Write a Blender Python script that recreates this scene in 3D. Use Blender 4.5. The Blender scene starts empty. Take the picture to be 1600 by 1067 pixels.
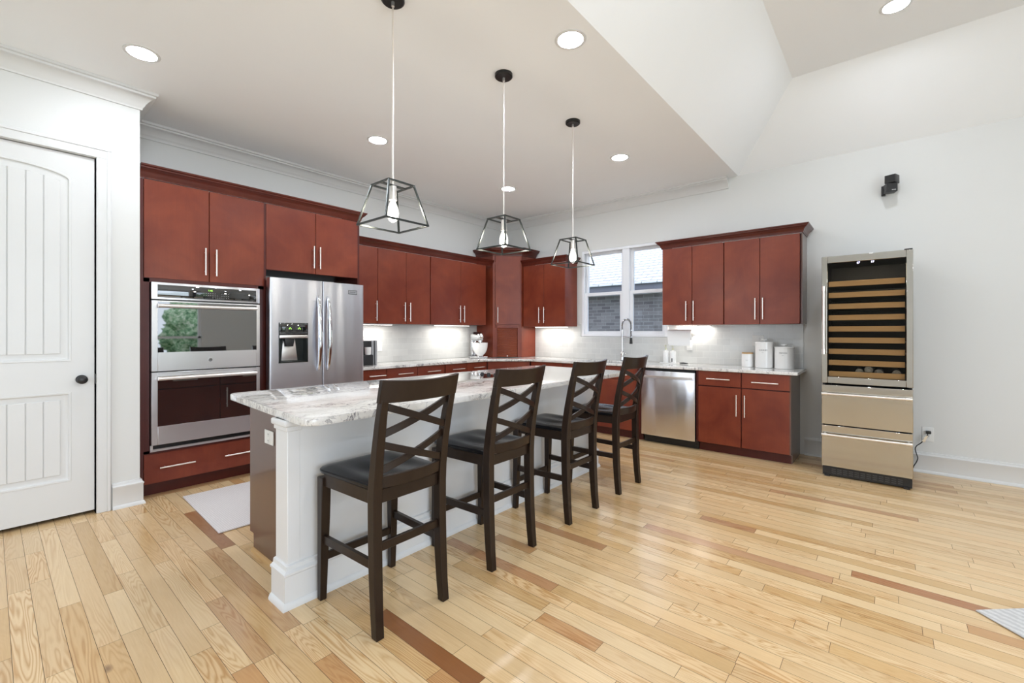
import bpy, bmesh, math, random
from mathutils import Vector, Matrix
random.seed(7)
S = bpy.context.scene
COL = S.collection
PI = math.pi

# ------------------------------------------------------------------ camera, world, lights, exposure
H = 1.30
F_PX, CY, YAW = 694.8, 518.9, 0.7042
cam = bpy.data.cameras.new('camera')
cam.sensor_fit = 'HORIZONTAL'; cam.sensor_width = 36.0
cam.lens = 36.0 * F_PX / 1600.0
cam.shift_y = -(533.5 - CY) / 1600.0
cam.clip_start = 0.05; cam.clip_end = 200
camo = bpy.data.objects.new('camera', cam); COL.objects.link(camo)
camo.location = (0, 0, H)
camo.rotation_euler = (PI / 2, 0, YAW - PI / 2)
S.camera = camo

S.view_settings.view_transform = 'Standard'
S.view_settings.look = 'None'
S.view_settings.gamma = 1.0
S.view_settings.use_curve_mapping = False
S.view_settings.exposure = 0.06

world = bpy.data.worlds.new('world'); S.world = world
world.use_nodes = True
wn = world.node_tree.nodes; wl = world.node_tree.links
bg = wn['Background']; bg.inputs['Strength'].default_value = 2.6
bg.inputs['Color'].default_value = (0.80, 0.89, 1.0, 1)

def area(name, loc, rot, sx, sy, power, color=(1, 1, 1), parent=None, spread=None):
    l = bpy.data.lights.new(name, 'AREA'); l.shape = 'RECTANGLE'
    l.size = sx; l.size_y = sy; l.energy = power; l.color = color
    if spread: l.spread = spread
    o = bpy.data.objects.new(name, l); COL.objects.link(o)
    o.location = loc; o.rotation_euler = rot
    if parent: o.parent = parent
    return o
# lamps added to brighten the room, standing in for daylight at unseen openings
area('fill_west', (-2.50, 2.6, 1.45), (0, -PI / 2 - 0.35, 0), 2.2, 1.9, 18, (0.81, 0.925, 1.07))
area('fill_south', (-0.1, -3.90, 1.40), (PI / 2 + 0.35, 0, 0), 3.6, 2.1, 120, (0.81, 0.925, 1.07))

# ------------------------------------------------------------------ helpers
def link_obj(o): COL.objects.link(o); return o

class MB:
    def __init__(s, M=None): s.bm = bmesh.new(); s.M = M
    def _map(s, verts):
        if s.M is not None: bmesh.ops.transform(s.bm, matrix=s.M, verts=verts)
    def box(s, x0, x1, y0, y1, z0, z1, bev=0.0, seg=2):
        t = bmesh.new()
        bmesh.ops.create_cube(t, size=1)
        for v in t.verts:
            v.co = Vector(((x0 + x1) / 2 + v.co.x * abs(x1 - x0), (y0 + y1) / 2 + v.co.y * abs(y1 - y0), (z0 + z1) / 2 + v.co.z * abs(z1 - z0)))
        if bev > 0:
            bmesh.ops.bevel(t, geom=list(t.edges), offset=bev, segments=seg, affect='EDGES', profile=0.5)
        s._merge(t); return s
    def _merge(s, t):
        if s.M is not None: bmesh.ops.transform(t, matrix=s.M, verts=list(t.verts))
        bmesh.ops.recalc_face_normals(t, faces=list(t.faces))
        me = bpy.data.meshes.new('tmp'); t.to_mesh(me); t.free()
        s.bm.from_mesh(me); bpy.data.meshes.remove(me)
    def cyl(s, p0, p1, r, seg=16, r2=None, smooth=True):
        t = bmesh.new(); p0 = Vector(p0); p1 = Vector(p1); d = p1 - p0
        bmesh.ops.create_cone(t, cap_ends=True, segments=seg, radius1=r, radius2=r if r2 is None else r2, depth=d.length)
        q = Vector((0, 0, 1)).rotation_difference(d.normalized()).to_matrix().to_4x4()
        bmesh.ops.transform(t, matrix=Matrix.Translation((p0 + p1) / 2) @ q, verts=list(t.verts))
        if smooth:
            for f in t.faces: f.smooth = len(f.verts) == 4
        s._merge(t); return s
    def tube(s, pts, r, seg=10, closed=False):
        t = bmesh.new(); pts = [Vector(p) for p in pts]; rings = []
        n = len(pts); up = None
        for i, p in enumerate(pts):
            a = pts[i - 1] if i > 0 else p; b = pts[i + 1] if i < n - 1 else p
            d = (b - a).normalized()
            if up is None:
                up = Vector((0, 0, 1)) if abs(d.z) < 0.9 else Vector((1, 0, 0))
            u = (up - d * up.dot(d)).normalized(); up = u; w = d.cross(u)
            rr = r[i] if isinstance(r, (list, tuple)) else r
            rings.append([t.verts.new(p + (u * math.cos(k * 2 * PI / seg) + w * math.sin(k * 2 * PI / seg)) * rr) for k in range(seg)])
        for i in range(n - 1):
            for k in range(seg):
                f = t.faces.new((rings[i][k], rings[i][(k + 1) % seg], rings[i + 1][(k + 1) % seg], rings[i + 1][k])); f.smooth = True
        t.faces.new(rings[0]); t.faces.new(rings[-1][::-1])
        s._merge(t); return s
    def lathe(s, prof, c=(0, 0, 0), seg=32, smooth=True):
        t = bmesh.new(); rings = []
        for r, z in prof:
            if r < 1e-6: rings.append([t.verts.new((c[0], c[1], c[2] + z))])
            else: rings.append([t.verts.new((c[0] + r * math.cos(k * 2 * PI / seg), c[1] + r * math.sin(k * 2 * PI / seg), c[2] + z)) for k in range(seg)])
        for a, b in zip(rings, rings[1:]):
            for k in range(seg):
                k2 = (k + 1) % seg
                if len(a) == 1 and len(b) == 1: continue
                if len(a) == 1: vs = (a[0], b[k2], b[k])
                elif len(b) == 1: vs = (a[k], a[k2], b[0])
                else: vs = (a[k], a[k2], b[k2], b[k])
                f = t.faces.new(vs); f.smooth = smooth
        if tuple(prof[0]) == tuple(prof[-1]): bmesh.ops.remove_doubles(t, verts=list(t.verts), dist=1e-6)
        else:
            if len(rings[0]) > 1: t.faces.new(rings[0][::-1])
            if len(rings[-1]) > 1: t.faces.new(rings[-1])
        s._merge(t); return s
    def prism(s, poly, a0, a1, axis='z', bev=0.0, seg=2):
        """polygon in two coordinates, extruded along the third: axis z (x,y), x (y,z), y (x,z)"""
        t = bmesh.new()
        def P(p, a):
            return {'z': (p[0], p[1], a), 'x': (a, p[0], p[1]), 'y': (p[0], a, p[1])}[axis]
        A = [t.verts.new(P(p, a0)) for p in poly]; B = [t.verts.new(P(p, a1)) for p in poly]
        t.faces.new(A); t.faces.new(B[::-1]); n = len(poly)
        for i in range(n): t.faces.new((A[i], B[i], B[(i + 1) % n], A[(i + 1) % n]))
        if bev > 0:
            es = [e for e in t.edges if (e.verts[0] in A) == (e.verts[1] in A)]
            bmesh.ops.bevel(t, geom=es, offset=bev, segments=seg, affect='EDGES', profile=0.5)
        s._merge(t); return s
    def sweep(s, path, prof, side=1, closed=False):
        """moulding: prof = [(out, z)], path = [(x, y)], mitred; out is measured to the left (side=1) of the path"""
        t = bmesh.new(); n = len(path); P = [Vector(p) for p in path]; rings = []
        for i in range(n):
            if closed: d0 = (P[i] - P[i - 1]).normalized(); d1 = (P[(i + 1) % n] - P[i]).normalized()
            else:
                d0 = (P[i] - P[i - 1]).normalized() if i else (P[1] - P[0]).normalized()
                d1 = (P[i + 1] - P[i]).normalized() if i < n - 1 else d0
            n0 = Vector((-d0.y, d0.x)) * side; n1 = Vector((-d1.y, d1.x)) * side
            m = (n0 + n1); m = m / max(1e-6, m.dot(n0))
            rings.append([t.verts.new((P[i].x + m.x * o, P[i].y + m.y * o, z)) for o, z in prof])
        k = len(prof)
        for i in range(n if closed else n - 1):
            a, b = rings[i], rings[(i + 1) % n]
            for j in range(k): t.faces.new((a[j], a[(j + 1) % k], b[(j + 1) % k], b[j]))
        if not closed: t.faces.new(rings[0]); t.faces.new(rings[-1][::-1])
        s._merge(t); return s
    def ribbon(s, secs):
        """sections = list of 4-point rings (solid bar through them)"""
        t = bmesh.new(); R = [[t.verts.new(p) for p in q] for q in secs]
        k = len(R[0])
        for a, b in zip(R, R[1:]):
            for j in range(k): t.faces.new((a[j], a[(j + 1) % k], b[(j + 1) % k], b[j]))
        t.faces.new(R[0]); t.faces.new(R[-1][::-1])
        s._merge(t); return s

def root_loc(p):
    while p.parent is not None: p = p.parent
    return p.location
def mesh_obj(name, mb, mat, parent=None, loc=None, bevel=0.0, smooth=False):
    off = Vector(loc) if loc is not None else (Vector(root_loc(parent)) if parent else Vector((0, 0, 0)))
    bm = mb.bm
    bmesh.ops.translate(bm, vec=-off, verts=list(bm.verts))
    me = bpy.data.meshes.new(name); bm.to_mesh(me); bm.free()
    me.materials.append(mat)
    if not smooth: me.set_sharp_from_angle(angle=math.radians(38))
    o = bpy.data.objects.new(name, me); COL.objects.link(o)
    if parent: o.parent = parent
    else: o.location = off
    if smooth:
        for p in me.polygons: p.use_smooth = True
    if bevel > 0:
        m = o.modifiers.new('bevel', 'BEVEL'); m.width = bevel; m.segments = 2; m.limit_method = 'ANGLE'
    return o
def tag(o, label, cat, group=None):
    o['label'] = label; o['category'] = cat
    if group: o['group'] = group
    return o
def thing(name, label, cat, loc=(0, 0, 0), group=None):
    o = bpy.data.objects.new(name, None); COL.objects.link(o)
    o.location = loc; o.empty_display_size = 0.1
    return tag(o, label, cat, group)
def part(name, mb, mat, parent, label=None, **k):
    o = mesh_obj(name, mb, mat, parent, **k)
    if label: o['label'] = label
    return o
def solo(name, mb, mat, label, cat, loc, group=None, **k):
    return tag(mesh_obj(name, mb, mat, None, loc, **k), label, cat, group)
def struct(name, mb, mat, parent=None, **k):
    o = mesh_obj(name, mb, mat, parent, **k)
    if not parent: o['kind'] = 'structure'
    return o
def dup(root, loc, label, group=None):
    def cp(o, par):
        c = o.copy(); COL.objects.link(c)
        if par: c.parent = par
        for ch in kids.get(o.name, []): cp(ch, c)
        return c
    kids = {}
    for o in bpy.data.objects:
        if o.parent: kids.setdefault(o.parent.name, []).append(o)
    r = cp(root, None); r.location = loc; r['label'] = label
    if group: r['group'] = group
    return r
def text_mb(body, size, M, depth=0.0006):
    cu = bpy.data.curves.new('lettering', 'FONT'); cu.body = body; cu.size = size
    cu.extrude = depth; cu.align_x = 'CENTER'; cu.align_y = 'CENTER'
    o = bpy.data.objects.new('lettering', cu); COL.objects.link(o)
    dg = bpy.context.evaluated_depsgraph_get(); me = bpy.data.meshes.new_from_object(o.evaluated_get(dg))
    bpy.data.objects.remove(o); bpy.data.curves.remove(cu)
    mb = MB(); me.transform(M); mb.bm.from_mesh(me); bpy.data.meshes.remove(me)
    return mb
# cabinet-front frames: local u runs along the front, n points into the room
def FL(y):   # units on the fridge wall, front plane y, facing -y
    return Matrix(((1, 0, 0, 0), (0, -1, 0, y), (0, 0, 1, 0), (0, 0, 0, 1)))
def FR(x):   # units on the window wall, front plane x, facing -x
    return Matrix(((0, -1, 0, x), (1, 0, 0, 0), (0, 0, 1, 0), (0, 0, 0, 1)))
def FD(p, q):  # front through p and q (2D), facing the room side
    d = (Vector(q) - Vector(p)).normalized(); n = Vector((d.y, -d.x))
    if n.x > 0: n = -n
    return Matrix(((d.x, n.x, 0, p[0]), (d.y, n.y, 0, p[1]), (0, 0, 1, 0), (0, 0, 0, 1)))

# ------------------------------------------------------------------ materials
def new_mat(name):
    m = bpy.data.materials.new(name); m.use_nodes = True
    nt = m.node_tree; b = nt.nodes['Principled BSDF']
    return m, nt, b
def N(nt, t, **k):
    n = nt.nodes.new(t)
    for a, v in k.items(): setattr(n, a, v)
    return n
def simple(name, col, rough=0.5, metal=0.0, coat=0.0, spec=None, emit=None, estr=0, trans=0.0, ior=None):
    m, nt, b = new_mat(name)
    b.inputs['Base Color'].default_value = (*col, 1); b.inputs['Roughness'].default_value = rough
    b.inputs['Metallic'].default_value = metal; b.inputs['Coat Weight'].default_value = coat
    if spec is not None: b.inputs['Specular IOR Level'].default_value = spec
    if emit: b.inputs['Emission Color'].default_value = (*emit, 1); b.inputs['Emission Strength'].default_value = estr
    b.inputs['Transmission Weight'].default_value = trans
    if ior: b.inputs['IOR'].default_value = ior
    return m
def coords(nt, scale=(1, 1, 1), kind='Object', rot=(0, 0, 0)):
    tc = N(nt, 'ShaderNodeTexCoord'); mp = N(nt, 'ShaderNodeMapping')
    mp.inputs['Scale'].default_value = scale; mp.inputs['Rotation'].default_value = rot
    nt.links.new(tc.outputs[kind], mp.inputs['Vector']); return mp.outputs['Vector']
def noise(nt, vec, scale, detail=3, rough=0.5, dist=0.0):
    n = N(nt, 'ShaderNodeTexNoise'); n.inputs['Scale'].default_value = scale; n.inputs['Detail'].default_value = detail
    n.inputs['Roughness'].default_value = rough; n.inputs['Distortion'].default_value = dist
    nt.links.new(vec, n.inputs['Vector']); return n.outputs['Fac']
def ramp(nt, fac, stops):
    r = N(nt, 'ShaderNodeValToRGB'); e = r.color_ramp.elements
    e[0].position, e[0].color = stops[0][0], (*stops[0][1], 1); e[1].position, e[1].color = stops[-1][0], (*stops[-1][1], 1)
    for p, c in stops[1:-1]:
        x = e.new(p); x.color = (*c, 1)
    nt.links.new(fac, r.inputs['Fac']); return r.outputs['Color']
def mix(nt, f, a, b, mode='MIX'):
    m = N(nt, 'ShaderNodeMix', data_type='RGBA', blend_type=mode)
    for sock, v in ((m.inputs[0], f), (m.inputs[6], a), (m.inputs[7], b)):
        if isinstance(v, (int, float)): sock.default_value = v
        elif isinstance(v, tuple): sock.default_value = (*v, 1) if len(v) == 3 else v
        else: nt.links.new(v, sock)
    return m.outputs[2]
def bump(nt, b, fac, strength, dist=0.01):
    n = N(nt, 'ShaderNodeBump'); n.inputs['Strength'].default_value = strength; n.inputs['Distance'].default_value = dist
    nt.links.new(fac, n.inputs['Height']); nt.links.new(n.outputs['Normal'], b.inputs['Normal'])
def math_n(nt, op, a, b=None):
    n = N(nt, 'ShaderNodeMath', operation=op)
    for s_, v in zip(n.inputs, (a, b)):
        if v is None: continue
        if isinstance(v, (int, float)): s_.default_value = v
        else: nt.links.new(v, s_)
    return n.outputs[0]

def paint(name, col, rough=0.6, bmp=0.03):
    m, nt, b = new_mat(name); b.inputs['Roughness'].default_value = rough
    v = coords(nt); n = noise(nt, v, 3.0, 2)
    c = mix(nt, n, tuple(x * 0.985 for x in col), col); nt.links.new(c, b.inputs['Base Color'])
    n2 = noise(nt, v, 260, 2); bump(nt, b, n2, bmp, 0.001)
    return m
M_wall = paint('wall_paint', (0.71, 0.71, 0.69))
M_ceil = paint('ceiling_paint', (0.92, 0.93, 0.935), 0.8)
M_trim = paint('white_trim_paint', (0.715, 0.715, 0.705), 0.35, 0.0)
M_vinyl = simple('window_vinyl', (0.82, 0.83, 0.86), 0.3)
M_white = simple('white_plastic', (0.80, 0.80, 0.78), 0.35)
M_islandwhite = paint('island_white_paint', (0.78, 0.785, 0.79), 0.32, 0.0)

def cherry(name, a, c, rough=0.32):
    m, nt, b = new_mat(name)
    v = coords(nt, (1, 1, 1)); n1 = noise(nt, v, 2.6, 4, 0.55, 0.6)
    vg = coords(nt, (30, 30, 1.6)); n2 = noise(nt, vg, 3.0, 3, 0.6, 0.4)
    col = ramp(nt, n1, [(0.25, a), (0.5, tuple((x + y) / 2 for x, y in zip(a, c))), (0.75, c)])
    col = mix(nt, math_n(nt, 'MULTIPLY', n2, 0.28), col, tuple(x * 0.45 for x in a))
    nt.links.new(col, b.inputs['Base Color']); b.inputs['Roughness'].default_value = rough
    b.inputs['Coat Weight'].default_value = 0.06; b.inputs['Coat Roughness'].default_value = 0.22; b.inputs['Specular IOR Level'].default_value = 0.35
    bump(nt, b, n2, 0.04, 0.001)
    return m
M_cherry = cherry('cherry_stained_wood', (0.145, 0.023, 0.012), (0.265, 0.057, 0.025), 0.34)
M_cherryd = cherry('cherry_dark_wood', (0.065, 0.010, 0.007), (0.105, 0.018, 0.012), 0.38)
M_panel = cherry('brown_end_panel', (0.095, 0.040, 0.024), (0.12, 0.052, 0.031), 0.30)
M_panel.node_tree.nodes['Principled BSDF'].inputs['Coat Weight'].default_value = 0.6; M_panel.node_tree.nodes['Principled BSDF'].inputs['Coat Roughness'].default_value = 0.12
M_tambour = cherry('cherry_tambour_wood', (0.20, 0.042, 0.018), (0.32, 0.078, 0.032), 0.4)

def espresso():
    m, nt, b = new_mat('espresso_wood')
    v = coords(nt, (6, 6, 1)); n = noise(nt, v, 5, 3)
    nt.links.new(mix(nt, n, (0.016, 0.009, 0.0058), (0.028, 0.016, 0.0105)), b.inputs['Base Color'])
    b.inputs['Roughness'].default_value = 0.30; b.inputs['Specular IOR Level'].default_value = 0.25; b.inputs['Coat Weight'].default_value = 0.06; b.inputs['Coat Roughness'].default_value = 0.2
    return m
M_esp = espresso()
M_seat = simple('black_seat_lacquer', (0.006, 0.006, 0.008), 0.20, spec=0.16)

def steel(name, col=(0.60, 0.60, 0.62), rough=0.27, wav=0.25, aniso=0.75, vz=0.0):
    m, nt, b = new_mat(name)
    b.inputs['Metallic'].default_value = 1.0
    b.inputs['Anisotropic'].default_value = aniso
    b.inputs['Anisotropic Rotation'].default_value = 0.25
    tg = N(nt, 'ShaderNodeTangent', direction_type='RADIAL', axis='Z'); nt.links.new(tg.outputs[0], b.inputs['Tangent'])
    v = coords(nt, (2, 2, 220)); n = noise(nt, v, 4, 2)
    nt.links.new(mix(nt, n, tuple(x * 0.97 for x in col), col), b.inputs['Base Color'])
    r = N(nt, 'ShaderNodeMapRange'); r.inputs[3].default_value = rough * 0.96; r.inputs[4].default_value = rough * 1.05
    nt.links.new(n, r.inputs[0]); nt.links.new(r.outputs[0], b.inputs['Roughness'])
    v2 = coords(nt, (1, 1, vz)); n2 = noise(nt, v2, 5.0, 1); bump(nt, b, n2, wav, 0.02)
    return m
M_steel = steel('brushed_stainless', (0.74, 0.74, 0.76), rough=0.30, wav=0.05)
M_steelw = steel('satin_stainless', (0.66, 0.67, 0.72), rough=0.30, wav=0.75)
M_dw = steel('wavy_dishwasher_steel', (0.72, 0.72, 0.75), rough=0.24, wav=0.6, vz=0.30)
M_winesteel = steel('warm_stainless', (0.54, 0.53, 0.50), 0.12, 0.02, 0.0)
M_nickel = simple('brushed_nickel', (0.86, 0.82, 0.78), 0.35, 1.0)
M_chrome = simple('polished_chrome', (0.75, 0.76, 0.78), 0.08, 1.0)
M_black = simple('black_plastic', (0.012, 0.012, 0.013), 0.4)
M_blackmet = simple('black_metal', (0.012, 0.012, 0.012), 0.35, 0.3)
M_gunmetal = simple('dark_gunmetal', (0.045, 0.05, 0.048), 0.3, 0.85)
M_blackglass = simple('black_glass', (0.010, 0.011, 0.012), 0.03, spec=0.9, coat=1.0)
M_ovenglass = simple('oven_glass', (0.010, 0.012, 0.013), 0.02, spec=1.0, coat=1.0, ior=2.1)
M_ceramic = simple('white_ceramic', (0.83, 0.82, 0.80), 0.18, coat=0.3)
M_bamboo = simple('bamboo', (0.50, 0.30, 0.12), 0.45)
M_ink = simple('dark_ink', (0.03, 0.03, 0.03), 0.6)
M_greyink = simple('grey_ink', (0.30, 0.30, 0.30), 0.6)
M_greyplastic = simple('grey_plastic', (0.33, 0.33, 0.34), 0.4)
M_paper = simple('paper_towel', (0.86, 0.86, 0.86), 0.9)
M_dark = simple('shadow_gap', (0.006, 0.005, 0.004), 0.8)
M_green = simple('green_display', (0.02, 0.05, 0.01), 0.4, emit=(0.45, 1.0, 0.12), estr=2.2)
M_bluewhite = simple('white_display', (0.1, 0.1, 0.15), 0.4, emit=(0.75, 0.72, 1.0), estr=5)
M_lamp = simple('lamp_lens', (0.9, 0.9, 0.9), 0.5, emit=(0.90, 0.965, 1.06), estr=195)
M_strip = simple('strip_lens', (0.9, 0.9, 0.9), 0.5, emit=(1.0, 0.97, 0.92), estr=8)
M_fil = simple('bulb_filament', (1, 0.9, 0.7), 0.5, emit=(1.0, 0.94, 0.84), estr=30)
M_roomgrey = simple('grey_curtain', (0.20, 0.20, 0.22), 0.9)
M_soapclear = simple('pale_pump', (0.62, 0.62, 0.45), 0.35)

def glass(name, col=(1, 1, 1), refl=0.12):
    m = bpy.data.materials.new(name); m.use_nodes = True; nt = m.node_tree
    for n in list(nt.nodes): nt.nodes.remove(n)
    out = N(nt, 'ShaderNodeOutputMaterial'); tr = N(nt, 'ShaderNodeBsdfTransparent'); gl = N(nt, 'ShaderNodeBsdfGlossy')
    tr.inputs[0].default_value = (*col, 1); gl.inputs['Roughness'].default_value = 0.02
    fr = N(nt, 'ShaderNodeFresnel'); fr.inputs[0].default_value = 1.45; mx = N(nt, 'ShaderNodeMixShader')
    f = math_n(nt, 'MULTIPLY', fr.outputs[0], refl * 8)
    f = math_n(nt, 'MINIMUM', f, 1.0)
    nt.links.new(f, mx.inputs[0]); nt.links.new(tr.outputs[0], mx.inputs[1]); nt.links.new(gl.outputs[0], mx.inputs[2]); nt.links.new(mx.outputs[0], out.inputs[0])
    return m
M_pane = glass('window_glass', (0.93, 0.95, 1.0), 0.08)
M_wineglass = glass('smoked_glass', (0.86, 0.84, 0.80), 0.03)
M_bulb = glass('bulb_glass', (0.98, 0.98, 0.96), 0.14)
nt_ = M_bulb.node_tree; em_ = N(nt_, 'ShaderNodeEmission'); ad_ = N(nt_, 'ShaderNodeAddShader'); em_.inputs[0].default_value = (1, 0.97, 0.9, 1); em_.inputs[1].default_value = 0.45
out_ = [n for n in nt_.nodes if n.type == 'OUTPUT_MATERIAL'][0]; nt_.links.new(out_.inputs[0].links[0].from_socket, ad_.inputs[0]); nt_.links.new(em_.outputs[0], ad_.inputs[1]); nt_.links.new(ad_.outputs[0], out_.inputs[0])

def granite():
    m, nt, b = new_mat('white_veined_granite')
    v = coords(nt, (1.0, 2.2, 1.0), rot=(0, 0, 0.25))
    warp = noise(nt, v, 1.6, 4, 0.6, 0.8)
    vein = N(nt, 'ShaderNodeTexNoise'); vein.inputs['Scale'].default_value = 4.6; vein.inputs['Detail'].default_value = 7; vein.inputs['Roughness'].default_value = 0.62; vein.inputs['Distortion'].default_value = 1.6
    nt.links.new(v, vein.inputs['Vector'])
    a = math_n(nt, 'ABSOLUTE', math_n(nt, 'SUBTRACT', vein.outputs['Fac'], 0.5))
    veinc = ramp(nt, a, [(0.0, (0.13, 0.125, 0.145)), (0.010, (0.42, 0.40, 0.42)), (0.026, (0.88, 0.87, 0.85)), (1.0, (0.90, 0.89, 0.87))])
    mask = ramp(nt, warp, [(0.40, (0, 0, 0)), (0.55, (1, 1, 1))])
    cloud = ramp(nt, noise(nt, v, 4.5, 5, 0.6), [(0.3, (0.74, 0.72, 0.69)), (0.6, (0.86, 0.85, 0.83))])
    base = mix(nt, mask, cloud, mix(nt, 1.0, cloud, veinc, 'MULTIPLY'))
    v3 = coords(nt); sp = noise(nt, v3, 70, 3, 0.7)
    spc = ramp(nt, sp, [(0.30, (0.55, 0.53, 0.55)), (0.42, (1, 1, 1))])
    col = mix(nt, 0.55, base, mix(nt, 1.0, base, spc, 'MULTIPLY'))
    nt.links.new(col, b.inputs['Base Color']); b.inputs['Roughness'].default_value = 0.09; b.inputs['Coat Weight'].default_value = 0.3; b.inputs['Coat Roughness'].default_value = 0.04
    return m
M_granite = granite()

def tile_mat(name, axis):
    m, nt, b = new_mat(name)
    tc = N(nt, 'ShaderNodeTexCoord'); sep = N(nt, 'ShaderNodeSeparateXYZ'); cmb = N(nt, 'ShaderNodeCombineXYZ')
    nt.links.new(tc.outputs['Object'], sep.inputs[0]); nt.links.new(sep.outputs[axis], cmb.inputs[0]); nt.links.new(sep.outputs[2], cmb.inputs[1])
    br = N(nt, 'ShaderNodeTexBrick'); nt.links.new(cmb.outputs[0], br.inputs['Vector'])
    br.inputs['Scale'].default_value = 1.0; br.inputs['Brick Width'].default_value = 0.155; br.inputs['Row Height'].default_value = 0.0775
    br.inputs['Mortar Size'].default_value = 0.0018; br.inputs['Mortar Smooth'].default_value = 0.2; br.inputs['Bias'].default_value = 0.0
    br.inputs['Color1'].default_value = (0.62, 0.62, 0.60, 1); br.inputs['Color2'].default_value = (0.69, 0.69, 0.665, 1); br.inputs['Mortar'].default_value = (0.74, 0.74, 0.71, 1)
    n = noise(nt, coords(nt), 9, 4, 0.6, 0.5)
    col = mix(nt, n, br.outputs['Color'], mix(nt, 1.0, br.outputs['Color'], (0.86, 0.87, 0.88), 'MULTIPLY'))
    nt.links.new(col, b.inputs['Base Color']); b.inputs['Roughness'].default_value = 0.16
    hgt = math_n(nt, 'ADD', math_n(nt, 'MULTIPLY', br.outputs['Fac'], -1.0), math_n(nt, 'MULTIPLY', noise(nt, coords(nt), 14, 2), 0.5))
    bump(nt, b, hgt, 0.35, 0.002)
    return m
M_tileL = tile_mat('subway_tile_along_x', 0)
M_tileR = tile_mat('subway_tile_along_y', 1)

def floor_mat():
    m, nt, b = new_mat('oak_planks')
    at = N(nt, 'ShaderNodeAttribute', attribute_name='tone'); uv = N(nt, 'ShaderNodeUVMap', uv_map='plank')
    mp = N(nt, 'ShaderNodeMapping'); mp.inputs['Scale'].default_value = (9.0, 1.0, 1); nt.links.new(uv.outputs[0], mp.inputs['Vector'])
    n1 = noise(nt, mp.outputs[0], 2.2, 4, 0.55, 1.2)
    # cathedral grain: contour lines of a stretched noise
    mp2 = N(nt, 'ShaderNodeMapping'); mp2.inputs['Scale'].default_value = (7.0, 0.55, 1); nt.links.new(uv.outputs[0], mp2.inputs['Vector'])
    nn = noise(nt, mp2.outputs[0], 1.3, 3, 0.42, 0.25)
    ring = math_n(nt, 'FRACT', math_n(nt, 'MULTIPLY', nn, 30.0))
    ring = math_n(nt, 'ABSOLUTE', math_n(nt, 'SUBTRACT', ring, 0.5))
    ringc = ramp(nt, ring, [(0.0, (1, 1, 1)), (0.14, (0.55, 0.55, 0.55)), (0.34, (0, 0, 0))])
    mp3 = N(nt, 'ShaderNodeMapping'); mp3.inputs['Scale'].default_value = (160.0, 5.0, 1); nt.links.new(uv.outputs[0], mp3.inputs['Vector'])
    fine = noise(nt, mp3.outputs[0], 1.0, 3, 0.6)
    base = at.outputs['Color']
    col = mix(nt, math_n(nt, 'MULTIPLY', n1, 0.35), base, mix(nt, 1.0, base, (0.86, 0.72, 0.52), 'MULTIPLY'))
    gmask = ramp(nt, noise(nt, mp.outputs[0], 0.35, 1), [(0.42, (0.06, 0.06, 0.06)), (0.62, (0.85, 0.85, 0.85))])
    gr = math_n(nt, 'MULTIPLY', ringc, gmask)
    col = mix(nt, gr, col, mix(nt, 1.0, base, (0.66, 0.45, 0.24), 'MULTIPLY'))
    col = mix(nt, math_n(nt, 'MULTIPLY', math_n(nt, 'SUBTRACT', fine, 0.35), 0.55), col, mix(nt, 1.0, base, (0.66, 0.52, 0.38), 'MULTIPLY'))
    # knots
    vo = N(nt, 'ShaderNodeTexVoronoi'); mp4 = N(nt, 'ShaderNodeMapping'); mp4.inputs['Scale'].default_value = (2.6, 1.35, 1)
    nt.links.new(uv.outputs[0], mp4.inputs['Vector']); nt.links.new(mp4.outputs[0], vo.inputs['Vector']); vo.inputs['Scale'].default_value = 1.0
    kn = ramp(nt, vo.outputs['Distance'], [(0.0, (1, 1, 1)), (0.022, (0.75, 0.75, 0.75)), (0.055, (0, 0, 0))])
    col = mix(nt, kn, col, (0.12, 0.045, 0.02))
    nt.links.new(col, b.inputs['Base Color'])
    b.inputs['Roughness'].default_value = 0.30; b.inputs['Coat Weight'].default_value = 0.35; b.inputs['Coat Roughness'].default_value = 0.16
    bump(nt, b, fine, 0.03, 0.001)
    return m
M_floor = floor_mat()
M_gap = simple('plank_gap', (0.10, 0.055, 0.028), 0.8)

def rug_mat(name, c1, c2, scale, rot=0.0):
    m, nt, b = new_mat(name)
    v = coords(nt, (1, 1, 1), rot=(0, 0, rot))
    w = N(nt, 'ShaderNodeTexWave', wave_type='BANDS', bands_direction='X'); w.inputs['Scale'].default_value = scale; w.inputs['Distortion'].default_value = 3.0; w.inputs['Detail'].default_value = 2; w.inputs['Detail Scale'].default_value = 4
    nt.links.new(v, w.inputs['Vector'])
    n = noise(nt, v, 90, 3, 0.7)
    f = math_n(nt, 'MULTIPLY', w.outputs['Fac'], n)
    nt.links.new(mix(nt, f, c2, c1), b.inputs['Base Color']); b.inputs['Roughness'].default_value = 0.95
    bump(nt, b, f, 0.4, 0.004)
    return m
M_rug = rug_mat('woven_mat', (0.90, 0.86, 0.85), (0.72, 0.67, 0.66), 24)
M_rug2 = rug_mat('grey_rug_weave', (0.86, 0.85, 0.84), (0.56, 0.56, 0.56), 9, 0.6)

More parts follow.
